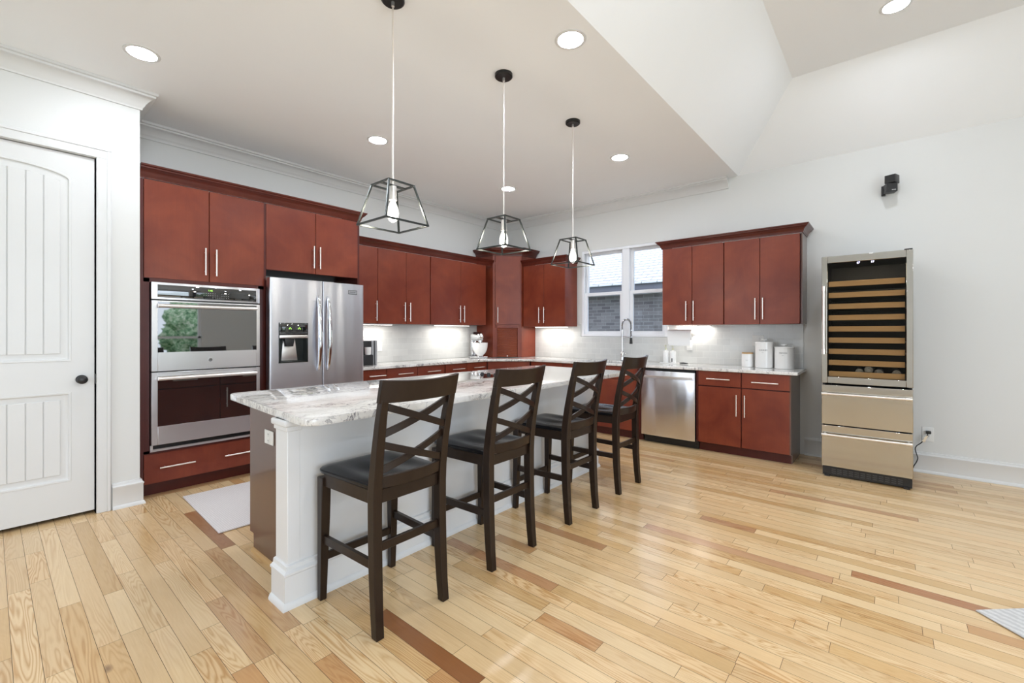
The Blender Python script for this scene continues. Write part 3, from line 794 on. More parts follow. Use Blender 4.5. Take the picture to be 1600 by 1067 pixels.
part('freezer_drawer', curved_door(1.658, 2.602, 0.06, 0.69), M_steelw, rf)
for u, par in ((2.098, fd1), (2.196, fd2)):
    secs = []
    for i in range(25):
        s = i / 24; z = 0.915 + 0.745 * s; k = math.sin(PI * s) ** 0.55
        n = 0.010 + 0.066 * k; hw = 0.007 + 0.014 * k; hd = 0.010
        secs.append([(u - hw, n - hd, z), (u - hw * .55, n + hd, z), (u + hw * .55, n + hd, z), (u + hw, n - hd, z)])
    part('handle', MB(FF).ribbon(secs), M_chrome, par, smooth=True)
dp = part('dispenser', MB(FF).box(CU[0], CU[1], -0.075, -0.070, CU[2], CU[3]).box(CU[0], CU[0] + 0.012, -0.07, 0.010, CU[2], CU[3], 0.002, 1)
     .box(CU[1] - 0.012, CU[1], -0.07, 0.010, CU[2], CU[3], 0.002, 1).box(CU[0], CU[1], -0.07, 0.010, CU[2], CU[2] + 0.014, 0.002, 1), M_gunmetal, fd1)
part('dispenser_display', MB(FF).box(CU[0] + 0.006, CU[1] - 0.006, -0.07, 0.014, 1.272, CU[3], 0.003), M_blackglass, fd1)
for u0_ in (1.820, 1.905):
    mb = MB(FF)
    for a in range(3): mb.box(u0_ + a * 0.009 - (a == 1) * .001, u0_ + a * 0.009 + 0.006, 0.0138, 0.0146, 1.328 + (a % 2) * 0.008, 1.336 + (a % 2) * 0.008)
    part('display_icon', mb, M_green, fd1)
part('chrome_bar', MB(FF).box(CU[0] + 0.004, CU[1] - 0.004, -0.05, 0.017, 1.243, 1.272, 0.004), M_nickel, fd1)
part('water_spout', MB(FF).prism([(1.79, 1.243), (1.885, 1.243), (1.87, 1.165), (1.805, 1.165)], -0.06, -0.005, 'y', 0.004), M_black, fd1)
part('dispenser_paddle', MB(FF).prism([(1.775, 1.03), (1.930, 1.03), (1.905, 1.235), (1.795, 1.235)], -0.069, -0.050, 'y', 0.006), M_nickel, fd1)
part('badge_border', MB(FF).box(2.421, 2.524, -0.002, 0.0065, 1.694, 1.739, 0.002, 1), M_gunmetal, fd2)
bdg = part('badge', MB(FF).box(2.427, 2.518, 0.000, 0.008, 1.701, 1.732, 0.001, 1), M_greyplastic, fd2)
part('badge_letters', text_mb('FRIGIDAIRE', 0.0125, tM(FF, 2.4725, 0.0083, 1.7165)), M_ink, bdg)

# --- upper cabinets, fridge wall
YU = 4.62; FU = FL(YU); ZB, ZD = 1.402, 2.300
uc = thing('wall_cabinet', 'reddish brown single-door wall cabinet next to the refrigerator', 'cabinet', (2.8, 4.8, ZB), 'wall cabinets left of the corner')
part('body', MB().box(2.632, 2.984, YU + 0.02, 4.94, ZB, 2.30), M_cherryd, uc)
front('door', FU, 2.634, 2.9825, ZB, ZD, uc, (2.955, 1.552, 0.235, True))
uc = thing('wall_cabinet', 'reddish brown two-door wall cabinet, middle one between refrigerator and corner tower', 'cabinet', (3.38, 4.8, ZB), 'wall cabinets left of the corner')
part('body', MB().box(2.986, 3.776, YU + 0.02, 4.94, ZB, 2.30), M_cherryd, uc)
front('door', FU, 2.987, 3.392, ZB, ZD, uc, (3.356, 1.552, 0.235, True)); front('door', FU, 3.396, 3.770, ZB, ZD, uc, (3.436, 1.552, 0.235, True))
uc = thing('wall_cabinet', 'reddish brown two-door wall cabinet directly left of the corner tower', 'cabinet', (4.3, 4.8, ZB), 'wall cabinets left of the corner')
part('body', MB().box(3.778, 4.835, YU + 0.02, 4.94, ZB, 2.30), M_cherryd, uc)
front('door', FU, 3.782, 4.322, ZB, ZD, uc, (4.288, 1.555, 0.235, True)); front('door', FU, 4.326, 4.832, ZB, ZD, uc, (4.366, 1.555, 0.235, True))
solo('wall_filler', MB().box(4.836, 4.955, 4.80, 4.94, ZB, 2.30), M_cherryd, 'dark red filler strip between wall cabinet and left side of corner tower', 'filler', (4.9, 4.9, ZB))
cornice('cabinet_cornice', [(2.636, YU), (4.955, YU)], 2.302, -1, 'dark red cornice above the wall cabinets between refrigerator and corner tower', 'cabinet cornices', 0.86, 0.95)

# --- corner tower with tambour
PA, PB = (4.96, 4.596), (5.266, 4.281)
FT = FD(PA, PB); LT = (Vector(PB) - Vector(PA)).length
tw = thing('corner_cabinet', 'tall angled corner cabinet with roll-down tambour standing on the counter', 'cabinet', (5.3, 4.6, 0.915))
poly = [PA, PB, (5.612, 4.281), (5.612, 4.942), (4.96, 4.942)]
ZTT = 2.47
mb = MB().prism([(4.96, 4.600), (4.978, 4.60), (4.978, 4.942), (4.96, 4.942)], 0.916, ZTT, 'z').prism([(5.262, 4.281), (5.612, 4.281), (5.612, 4.299), (5.262, 4.299)], 0.916, ZTT, 'z')
mb.prism([(p[0] + .004, p[1] + .004) for p in poly], ZTT - 0.02, ZTT, 'z').prism([(p[0] + .004, p[1] + .004) for p in poly], 1.40, 1.42, 'z')
part('body', mb, M_cherry, tw)
mb = MB(FT)
mb.box(0.0, 0.035, -0.019, 0, 0.917, ZTT, 0.001, 1); mb.box(LT - 0.030, LT, -0.019, 0, 0.917, ZTT, 0.001, 1)
mb.box(0.035, 0.065, -0.019, 0, 0.917, 1.415, 0.001, 1); mb.box(LT - 0.060, LT - 0.030, -0.019, 0, 0.917, 1.415, 0.001, 1)
mb.box(0.035, LT - 0.030, -0.019, 0, 1.365, 1.415, 0.001, 1)
part('face_frame', mb, M_cherry, tw)
front('door', FT, 0.038, LT - 0.022, 1.418, 2.455, tw, (0.075, 1.56, 0.235, True), n0=0.012, th=0.012)
mb = MB(FT)
for i in range(29):
    z = 0.920 + i * 0.0153; mb.box(0.064, LT - 0.059, -0.018, -0.006, z, z + 0.0140, 0.005, 1)
tmb = part('tambour_door', mb, M_tambour, tw)
part('knob', MB(FT).cyl((LT / 2, -0.006, 0.938), (LT / 2, 0.012, 0.938), 0.007, 14), M_nickel, tmb)
cornice('cabinet_cornice', [(4.958, 4.94), (4.958, 4.594), (5.265, 4.279), (5.612, 4.279)], 2.46, -1 if False else -1, 'dark red cornice crowning the angled corner tower', 'cabinet cornices', 1.15, 1.35)

# --- upper cabinets, window wall
XU = 5.29; FRu = FR(XU); ZB2 = 1.385
uc = thing('wall_cabinet', 'reddish brown two-door wall cabinet between corner tower and window', 'cabinet', (5.45, 3.9, ZB2), 'wall cabinets on the window wall')
part('body', MB().box(XU + 0.02, 5.61, 3.508, 4.276, ZB2, 2.30), M_cherry, uc)
front('door', FRu, 3.884, 4.268, ZB2, 2.300, uc, (3.952, 1.552, 0.235, True)); front('door', FRu, 3.508, 3.880, ZB2, 2.300, uc, (3.862, 1.552, 0.235, True))
cornice('cabinet_cornice', [(XU, 4.276), (XU, 3.506), (5.612, 3.506)], 2.302, -1, 'dark red cornice of the wall cabinet between corner tower and window', 'cabinet cornices', 0.86, 0.95)
uc = thing('wall_cabinet', 'reddish brown two-door wall cabinet immediately right of the window', 'cabinet', (5.45, 1.75, ZB2), 'wall cabinets on the window wall')
part('body', MB().box(XU + 0.02, 5.61, 1.407, 2.103, ZB2 + .002, 2.30), M_cherry, uc)
front('door', FRu, 1.754, 2.101, ZB2, 2.300, uc, (1.812, 1.548, 0.228, True)); front('door', FRu, 1.411, 1.750, ZB2, 2.300, uc, (1.728, 1.548, 0.228, True))
uc = thing('wall_cabinet', 'reddish brown two-door wall cabinet above the white canisters', 'cabinet', (5.45, 1.05, ZB2), 'wall cabinets on the window wall')
part('body', MB().box(XU + 0.02, 5.61, 0.676, 1.404, ZB2 + .002, 2.30), M_cherryd, uc)
part('end_panel', MB().box(XU + 0.0, 5.61, 0.668, 0.676, ZB2, 2.30), M_panel, uc)
front('door', FRu, 1.052, 1.401, ZB2, 2.300, uc, (1.090, 1.548, 0.228, True)); front('door', FRu, 0.690, 1.048, ZB2, 2.300, uc, (1.018, 1.548, 0.228, True))
cornice('cabinet_cornice', [(5.612, 2.106), (XU, 2.106), (XU, 0.668), (5.612, 0.668)], 2.302, -1 if False else -1, 'dark red cornice of the wall cabinets right of the window', 'cabinet cornices', 0.86, 0.95)

# --- base cabinets, fridge wall
YBF = 4.40; FB = FL(YBF); ZK = 0.878
units = [(2.635, 2.955, True, 'behind the refrigerator edge'), (2.961, 3.395, True, 'second from the refrigerator'), (3.399, 3.832, True, 'third from the refrigerator'), (3.846, 4.232, True, 'fourth from the refrigerator'), (4.236, 4.620, True, 'last before the angled corner')]
for u0, u1, hdl, where in units:
    b_ = thing('base_cabinet', 'reddish brown base cabinet with top drawer, ' + where, 'cabinet', ((u0 + u1) / 2, 4.7, 0), 'base cabinets under the left counter')
    part('body', MB().box(u0 - 0.002, u1 + 0.002, YBF + 0.02, 4.94, 0.10, 0.880), M_cherryd, b_)
    part('toe_kick', MB().box(u0 - 0.002, u1 + 0.002, YBF + 0.08, YBF + 0.10, 0, 0.10), M_cherryd, b_)
    uc_ = {2.635: 2.825, 2.961: 3.205}.get(u0, (u0 + u1) / 2 + 0.02)
    front('drawer', FB, u0, u1, 0.722, ZK, b_, (uc_, 0.808, 0.21, False))
    front('door', FB, u0, u1, 0.105, 0.716, b_, (u1 - 0.04, 0.58, 0.22, True))
PC, PD = (4.627, 4.40), (5.044, 3.935)
FC = FD(PC, PD); LC = (Vector(PD) - Vector(PC)).length
b_ = thing('base_cabinet', 'reddish brown angled corner base cabinet below the corner tower', 'cabinet', (5.2, 4.5, 0), None)
part('body', MB().prism([(4.63, 4.43), (5.055, 3.955), (5.61, 3.955), (5.61, 4.94), (4.63, 4.94)], 0.10, 0.880, 'z'), M_cherryd, b_)
front('drawer_front', FC, 0.010, LC - 0.012, 0.722, ZK, b_); front('door', FC, 0.010, LC - 0.012, 0.105, 0.716, b_, (0.06, 0.58, 0.22, True))
part('toe_kick', MB(FC).box(0.03, LC - 0.03, -0.10, -0.08, 0, 0.10), M_cherryd, b_)

# --- base cabinets, window wall
XB = 5.044; FB2 = FR(XB)
b_ = thing('base_cabinet', 'reddish brown base cabinet between angled corner cabinet and sink', 'cabinet', (5.3, 3.66, 0))
part('body', MB().box(XB + 0.02, 5.61, 3.388, 3.935, 0.10, 0.880), M_cherryd, b_); part('toe_kick', MB().box(XB + 0.08, XB + 0.1, 3.388, 3.935, 0, 0.1), M_cherryd, b_)
front('drawer', FB2, 3.392, 3.928, 0.722, ZK, b_); front('door', FB2, 3.392, 3.928, 0.105, 0.716, b_)
b_ = thing('sink_cabinet', 'reddish brown two-door sink base cabinet under the window', 'cabinet', (5.3, 2.85, 0))
part('body', MB().box(XB + 0.02, 5.61, 2.312, 3.386, 0.10, 0.640).box(XB + 0.02, XB + 0.04, 2.312, 3.386, 0.64, 0.88), M_cherryd, b_); part('toe_kick', MB().box(XB + 0.08, XB + 0.1, 2.268, 3.386, 0, 0.1), M_cherryd, b_)
front('false_front', FB2, 2.312, 3.386, 0.722, ZK, b_)
front('door', FB2, 2.850, 3.386, 0.105, 0.716, b_, (2.885, 0.545, 0.225, True)); front('door', FB2, 2.312, 2.846, 0.105, 0.716, b_, (2.818, 0.545, 0.225, True))
part('filler', MB(FB2).box(2.262, 2.308, -0.019, -0.002, 0.10, ZK), M_cherryd, b_)
dw = thing('dishwasher', 'stainless dishwasher with bar handle under the counter', 'dishwasher', (5.3, 1.94, 0))
part('body', MB().box(XB + 0.005, 5.60, 1.634, 2.250, 0.11, 0.872), M_blackmet, dw)
part('door', MB(FB2).box(1.632, 2.252, -0.004, 0.018, 0.094, 0.850, 0.004), M_dw, dw)
part('control_lip', MB(FB2).box(1.634, 2.250, -0.004, 0.010, 0.853, 0.866), M_black, dw)
mb = MB(FB2)
secs = []
for i in range(17):
    s = i / 16; u = 1.650 + (2.228 - 1.650) * s; n = 0.045 + 0.016 * math.sin(PI * s)
    secs.append([(u, n - 0.006, 0.770), (u, n + 0.008, 0.772), (u, n + 0.008, 0.796), (u, n - 0.006, 0.798)])
mb.ribbon(secs).box(1.652, 1.672, 0.015, 0.046, 0.774, 0.794).box(2.206, 2.226, 0.015, 0.046, 0.774, 0.794)
part('handle', mb, M_nickel, dw)
part('toe_grille', MB().box(XB + 0.055, XB + 0.075, 1.615, 2.240, 0.005, 0.094).box(XB + 0.048, XB + 0.056, 1.63, 1.65, 0.02, 0.04), M_black, dw)
b_ = thing('base_cabinet', 'reddish brown base cabinet with two drawers and two doors below the canisters', 'cabinet', (5.3, 1.17, 0))
part('body', MB().box(XB + 0.02, 5.605, 0.742, 1.622, 0.10, 0.880), M_cherryd, b_)
part('end_panel', MB().box(XB + 0.0, 5.605, 0.730, 0.742, 0.10, 0.880).box(XB + 0.078, 5.605, 0.730, 0.742, 0.0, 0.10), M_panel, b_, 'glossy grey brown end panel')
part('toe_kick', MB().box(XB + 0.078, XB + 0.095, 0.742, 1.612, 0, 0.10), M_cherryd, b_)
part('stile', MB(FB2).box(1.606, 1.622, -0.019, -0.002, 0.10, ZK), M_cherryd, b_)
front('drawer', FB2, 1.176, 1.603, 0.724, ZK, b_, (1.393, 0.799, 0.232, False)); front('drawer', FB2, 0.740, 1.168, 0.724, ZK, b_, (0.952, 0.790, 0.238, False))
front('door', FB2, 1.176, 1.603, 0.102, 0.713, b_, (1.214, 0.537, 0.222, True)); front('door', FB2, 0.740, 1.168, 0.102, 0.713, b_, (1.136, 0.537, 0.226, True))

# --- L-shaped counter with sink opening
def counter():
    xs = [5.015, 5.10, 5.50, 5.608]; SY0, SY1 = 2.50, 3.22
    t = bmesh.new(); z0, z1 = 0.882, 0.914
    def V(p): return t.verts.new((p[0], p[1], z0))
    def face(*ps): t.faces.new([V(p) for p in ps])
    face((2.636, 4.370), (4.612, 4.370), (4.612, 4.938), (2.636, 4.938))
    face((4.612, 4.370), (5.015, 3.920), (5.10, 3.920), (5.608, 3.920), (5.608, 4.938), (4.612, 4.938))
    face((5.015, SY1), (5.10, SY1), (5.10, 3.92), (5.015, 3.92)); face((5.10, SY1), (5.50, SY1), (5.608, SY1), (5.608, 3.92), (5.10, 3.92))
    face((5.015, SY0), (5.10, SY0), (5.10, SY1), (5.015, SY1)); face((5.50, SY0), (5.608, SY0), (5.608, SY1), (5.50, SY1))
    face((5.015, 0.672), (5.608, 0.672), (5.608, SY0), (5.50, SY0), (5.10, SY0), (5.015, SY0))
    bmesh.ops.remove_doubles(t, verts=list(t.verts), dist=1e-5)
    g = bmesh.ops.extrude_face_region(t, geom=list(t.faces))
    bmesh.ops.translate(t, vec=(0, 0, z1 - z0), verts=[v for v in g['geom'] if isinstance(v, bmesh.types.BMVert)])
    bmesh.ops.dissolve_limit(t, angle_limit=0.01, verts=list(t.verts), edges=list(t.edges))
    mb = MB(); mb._merge(t); return mb
solo('countertop', counter(), M_granite, 'white veined stone worktop running in an L below the wall cabinets', 'countertop', (4.9, 4.2, 0.882), bevel=0.006)
sk = MB()
sk.box(5.09, 5.51, 2.49, 3.23, 0.675, 0.685); sk.box(5.09, 5.10, 2.49, 3.23, 0.685, 0.881); sk.box(5.50, 5.51, 2.49, 3.23, 0.685, 0.881); sk.box(5.10, 5.50, 2.49, 2.50, 0.685, 0.881); sk.box(5.10, 5.50, 3.22, 3.23, 0.685, 0.881)
solo('sink', sk, M_steel, 'stainless undermount sink set into the worktop below the window', 'sink', (5.3, 2.86, 0.675))

# backsplash tiles
solo('backsplash', MB().box(2.636, 4.958, 4.938, 4.949, 0.915, 1.46), M_tileL, 'pale grey subway tile backsplash left of the corner tower', 'backsplash', (3.8, 4.94, 0.915))
mb = MB()
XBS0, XBS1 = 5.609, 5.619
mb.box(XBS0, XBS1, 0.700, 2.145, 0.915, 1.40); mb.box(XBS0, XBS1, 2.145, 3.445, 0.915, 1.236); mb.box(XBS0, XBS1, 3.445, 4.280, 0.915, 1.42)
solo('backsplash', mb, M_tileR, 'pale grey subway tile backsplash below the window and right wall cabinets', 'backsplash', (5.61, 2.5, 0.915))

# outlets and switches
def outlet(F, u, z, n0, label, switch=False, w=0.072, h=0.118, group='wall outlets and switches'):
    loc = F @ Vector((u, n0, z)); o = thing('wall_switch' if switch else 'wall_outlet', label, 'switch' if switch else 'outlet', loc, group)
    part('cover_plate', MB(F).box(u - w / 2, u + w / 2, n0, n0 + 0.006, z - h / 2, z + h / 2, 0.002, 1), M_white, o)
    if switch: part('rocker', MB(F).box(u - 0.016, u + 0.016, n0 + 0.005, n0 + 0.010, z - 0.033, z + 0.033, 0.002, 1), M_white, o)
    else:
        part('socket', MB(F).box(u - 0.017, u + 0.017, n0 + 0.005, n0 + 0.008, z - 0.034, z + 0.034, 0.002, 1), M_white, o)
        mb = MB(F)
        for s in (-1, 1):
            for k in (-1, 1): mb.box(u + k * 0.006 - 0.0013, u + k * 0.006 + 0.0013, n0 + 0.0078, n0 + 0.0084, z + s * 0.018 - 0.004, z + s * 0.018 + 0.005)
            mb.cyl((u, n0 + 0.0078, z + s * 0.018 - 0.010), (u, n0 + 0.0084, z + s * 0.018 - 0.010), 0.002, 8)
        part('slots', mb, M_ink, o)
    return o
FLW = FL(4.938); FRW = FR(5.609)
outlet(FLW, 3.215, 1.115, 0, 'white switch plate on the backsplash next to the coffee machine', True)
outlet(FLW, 4.335, 1.150, 0, 'white outlet on the backsplash left of the stand mixer')
outlet(FRW, 3.800, 1.150, 0, 'white outlet on the backsplash right of the corner tower')
outlet(FRW, 1.885, 1.135, 0, 'white switch plate on the backsplash below the paper towel', True)
outlet(FRW, 1.130, 1.205, 0, 'white double switch plate on the backsplash behind the tall canister', True, w=0.118)

# ------------------------------------------------------------------ island
isl = thing('kitchen_island', 'long kitchen island with white panelled front and dark brown end', 'island', (2.4, 2.6, 0))
part('front_panel', MB().box(0.945, 3.775, 2.1715, 2.295, 0.0, 0.880), M_islandwhite, isl)
for x0_, x1_ in ((0.915, 0.975), (3.745, 3.805)):
    mb = MB().box(x0_, x1_, 2.170, 2.303, 0.0, 0.881, 0.003, 1)
    mb.box(x0_ - 0.007, x1_ + 0.007, 2.165, 2.310, 0.828, 0.881, 0.003, 1)
    mb.box(x0_ - 0.017, x1_ + 0.017, 2.158, 2.322, 0.850, 0.881, 0.008, 3)
    part('corner_post', mb, M_islandwhite, isl)
bp = [(0, 0), (0.034, 0), (0.034, 0.010), (0.027, 0.026), (0.020, 0.030), (0.020, 0.150), (0.026, 0.157), (0.026, 0.166), (0.012, 0.176), (0.010, 0.194), (0, 0.198)]
part('base_moulding', MB().sweep([(0.915, 2.305), (0.915, 2.170), (3.805, 2.170), (3.805, 2.305)], bp, side=-1), M_islandwhite, isl)
part('cabinet_body', MB().box(1.045, 3.70, 2.30, 2.945, 0.10, 0.880).box(1.045, 3.70, 2.30, 2.885, 0.0, 0.10), M_cherryd, isl)
part('end_panel', MB().box(1.025, 1.045, 2.300, 2.950, 0.10, 0.881).box(1.025, 1.045, 2.300, 2.895, 0.0, 0.10), M_panel, isl, 'plain brown end panel')
part('end_panel', MB().box(3.70, 3.72, 2.303, 2.950, 0.0, 0.881), M_islandwhite, isl, 'white painted end panel')
FI = Matrix(((-1, 0, 0, 0), (0, 1, 0, 2.965), (0, 0, 1, 0), (0, 0, 0, 1)))
for k in range(4):
    a = -3.69 + k * 0.664; front('door', FI, a, a + 0.660, 0.105, 0.700, isl, (a + 0.60, 0.56, 0.22, True)); front('drawer', FI, a, a + 0.660, 0.708, 0.876, isl, (a + 0.33, 0.79, 0.22, False))
part('quarter_round', MB().sweep([(1.025, 2.90), (1.025, 2.306)], [(0, 0), (0.016, 0), (0.014, 0.010), (0.008, 0.016), (0, 0.018)], side=-1), M_bamboo, isl, 'light wood quarter round')
FE = FR(1.025)
outlet(FE, 2.660, 0.708, 0, 'white outlet on the brown end panel of the island', False, 0.118, 0.078, 'wall outlets and switches')
def rounded(poly, r, n=6):
    out = []; P = [Vector(p) for p in poly]; m = len(P)
    for i in range(m):
        a = (P[i - 1] - P[i]).normalized(); b2 = (P[(i + 1) % m] - P[i]).normalized()
        p0 = P[i] + a * r; p1 = P[i] + b2 * r
        for k in range(n + 1):
            s = k / n; out.append(tuple((1 - s) ** 2 * p0 + 2 * s * (1 - s) * P[i] + s * s * p1))
    return out
itop = rounded([(0.898, 1.942), (4.085, 1.942), (4.10, 3.13), (0.972, 3.165)], 0.06)
solo('island_countertop', MB().prism(itop, 0.882, 0.916, 'z', bev=0.007), M_granite, 'white veined stone slab with rounded corners on top of the island', 'countertop', (2.4, 2.55, 0.882))
ck = thing('cooktop', 'glass cooktop with steel trim set into the island top', 'cooktop', (2.49, 2.77, 0.916))
part('glass_surface', MB().box(2.040, 2.945, 2.515, 3.025, 0.9165, 0.922, 0.002, 1), M_blackglass, ck)
mb = MB(); rr = []
mb.box(2.030, 2.955, 2.505, 2.515, 0.9165, 0.924); mb.box(2.030, 2.955, 3.025, 3.035, 0.9165, 0.924); mb.box(2.030, 2.040, 2.515, 3.025, 0.9165, 0.924); mb.box(2.945, 2.955, 2.515, 3.025, 0.9165, 0.924)
part('trim', mb, M_nickel, ck)
for k, (x, y) in enumerate(((2.86, 2.62), (2.86, 2.70), (2.86, 2.78), (2.86, 2.86))):
    part('knob', MB().lathe([(0.019, 0), (0.019, 0.004), (0.015, 0.007), (0.014, 0.017), (0.011, 0.019), (0, 0.019)], (x, y, 0.922), 20), M_nickel if k == 3 else M_black, ck)

# ------------------------------------------------------------------ bar stools
def make_stool(cx, cy, label):
    st = thing('bar_stool', label, 'bar stool', (cx, cy, 0), 'counter stools at the island')
    L = lambda x, y, z: (cx + x, cy + y, z)
    def bar(secs, name, mat=M_esp, bevel=0.003): part(name, MB().ribbon([[L(*p) for p in s] for s in secs]), mat, st, bevel=bevel)
    # rear posts: splayed foot, leaning back
    for s in (-1, 1):
        secs = []
        for z, x, y, w, d in ((0, .182, -.232, .019, .020), (.10, .181, -.222, .020, .021), (.25, .180, -.212, .021, .023), (.42, .180, -.207, .021, .024), (.58, .180, -.206, .021, .025), (.66, .180, -.211, .021, .024), (.78, .181, -.228, .020, .022), (.92, .184, -.256, .019, .019), (1.02, .187, -.280, .018, .016)):
            secs.append([(s * x - w, y - d, z), (s * x + w, y - d, z), (s * x + w, y + d, z), (s * x - w, y + d, z)])
        bar(secs, 'leg')
    for s in (-1, 1):
        secs = []
        for z, x, y, w in ((0, .199, .222, .016), (.2, .198, .216, .019), (.4, .196, .211, .022), (.60, .195, .208, .024)):
            secs.append([(s * x - w, y - w, z), (s * x + w, y - w, z), (s * x + w, y + w, z), (s * x - w, y + w, z)])
        bar(secs, 'leg')
    def yb(z):  # back plane at height z
        pts = ((.58, -.206), (.66, -.211), (.78, -.228), (.92, -.256), (1.02, -.280), (1.11, -.302))
        for (z0, y0), (z1, y1) in zip(pts, pts[1:]):
            if z <= z1: return y0 + (y1 - y0) * (z - z0) / (z1 - z0)
        return pts[-1][1]
    # top rail, bowed
    secs = []
    for i in range(13):
        x = -.212 + .424 * i / 12; bow = -.042 * (1 - (x / .212) ** 2)
        z0 = 1.004; z1 = 1.098 + 0.010 * (x / .212) ** 2 - 0.004
        secs.append([(x, yb(z0) + bow - .012, z0), (x, yb(z1) + bow - .012, z1), (x, yb(z1) + bow + .012, z1), (x, yb(z0) + bow + .012, z0)])
    bar(secs, 'top_rail')
    def slat(za, zb, off, name='cross_slat'):
        secs = []
        for i in range(13):
            s = i / 12; x = -.168 + .336 * s; z = za + (zb - za) * s; bow = -.030 * (1 - (x / .18) ** 2) + off
            h = .0165; y = yb(z) + bow
            secs.append([(x, y - .007, z - h), (x, y + .007, z - h), (x, y + .007, z + h), (x, y - .007, z + h)])
        bar(secs, name, bevel=0.002)
    slat(.985, .862, -.004); slat(.862, .985, .008)
    slat(.820, .700, -.004); slat(.700, .820, .008)
    secs = []
    for i in range(11):
        x = -.165 + .33 * i / 10; bow = -.028 * (1 - (x / .17) ** 2)
        secs.append([(x, -.213 + bow - .010, .628), (x, -.213 + bow + .010, .628), (x, -.218 + bow + .010, .682), (x, -.218 + bow - .010, .682)])
    bar(secs, 'lower_rail')
    # aprons and stretchers
    def B(name, x0, x1, y0, y1, z0, z1): part(name, MB().box(cx + x0, cx + x1, cy + y0, cy + y1, z0, z1, 0.003, 1), M_esp, st)
    B('apron', -.160, .160, -.214, -.194, .560, .620)
    B('apron', -.172, .172, .200, .220, .560, .618)
    for s in (-1, 1):
        part('apron', MB().ribbon([[L(s * .180 - .009, -.185, .560), L(s * .180 + .009, -.185, .560), L(s * .180 + .009, -.185, .618), L(s * .180 - .009, -.185, .618)], [L(s * .198 - .009, .186, .560), L(s * .198 + .009, .186, .560), L(s * .198 + .009, .186, .618), L(s * .198 - .009, .186, .618)]]), M_esp, st)
        part('stretcher', MB().ribbon([[L(s * .181 - .009, -.192, .280), L(s * .181 + .009, -.192, .280), L(s * .181 + .009, -.192, .318), L(s * .181 - .009, -.192, .318)], [L(s * .197 - .009, .196, .280), L(s * .197 + .009, .196, .280), L(s * .197 + .009, .196, .318), L(s * .197 - .009, .196, .318)]]), M_esp, st)
    B('stretcher', -.160, .160, -.216, -.200, .352, .392)
    B('stretcher', -.180, .180, .206, .224, .188, .226)
    # saddle seat: rounded outline, dished top, notched round the posts
    t = bmesh.new(); nx, ny = 22, 22
    def half(y):
        s = (y + .215) / .465; w = .198 + .030 * s
        if y > .18: w -= .045 * ((y - .18) / .07) ** 2.2
        return w
    def ztop(u, y):
        dish = -.013 * math.exp(-((abs(u) - .085) / .060) ** 2) * math.exp(-((y + .02) / .13) ** 2) - 0.004
        edge = -.007 * max(0, abs(u) / .20 - .80) / .2 - .010 * max(0, (y - .19) / .06) ** 2
        return .656 + dish + edge
    T_, B_ = [], []
    for j in range(ny + 1):
        y = -.190 + .440 * j / ny; w = half(y)
        T_.append([t.verts.new(L(w * (2 * i / nx - 1), y, ztop(w * (2 * i / nx - 1), y))) for i in range(nx + 1)])
        B_.append([t.verts.new(L(w * .965 * (2 * i / nx - 1), y - (.006 if j == ny else 0), .620)) for i in range(nx + 1)])
    for j in range(ny):
        for i in range(nx):
            f = t.faces.new((T_[j][i], T_[j][i + 1], T_[j + 1][i + 1], T_[j + 1][i])); f.smooth = True
            t.faces.new((B_[j][i], B_[j + 1][i], B_[j + 1][i + 1], B_[j][i + 1]))
    for i in range(nx):
        t.faces.new((T_[0][i], B_[0][i], B_[0][i + 1], T_[0][i + 1])); t.faces.new((T_[-1][i], T_[-1][i + 1], B_[-1][i + 1], B_[-1][i]))
    for j in range(ny):
        t.faces.new((T_[j][0], T_[j + 1][0], B_[j + 1][0], B_[j][0])); t.faces.new((T_[j][-1], B_[j][-1], B_[j + 1][-1], T_[j + 1][-1]))
    mb = MB(); mb._merge(t); part('seat', mb, M_seat, st, 'glossy black saddle seat', bevel=0.005)
    return st
st = make_stool(1.252, 1.888, 'dark brown double X-back bar stool nearest the camera, at left end of island')
dup(st, (1.962, 1.890, 0), 'dark brown double X-back bar stool, second from the left end of island')
dup(st, (2.727, 1.890, 0), 'dark brown double X-back bar stool, third from the left end of island')
dup(st, (3.455, 1.890, 0), 'dark brown double X-back bar stool farthest away, in front of the dishwasher side')

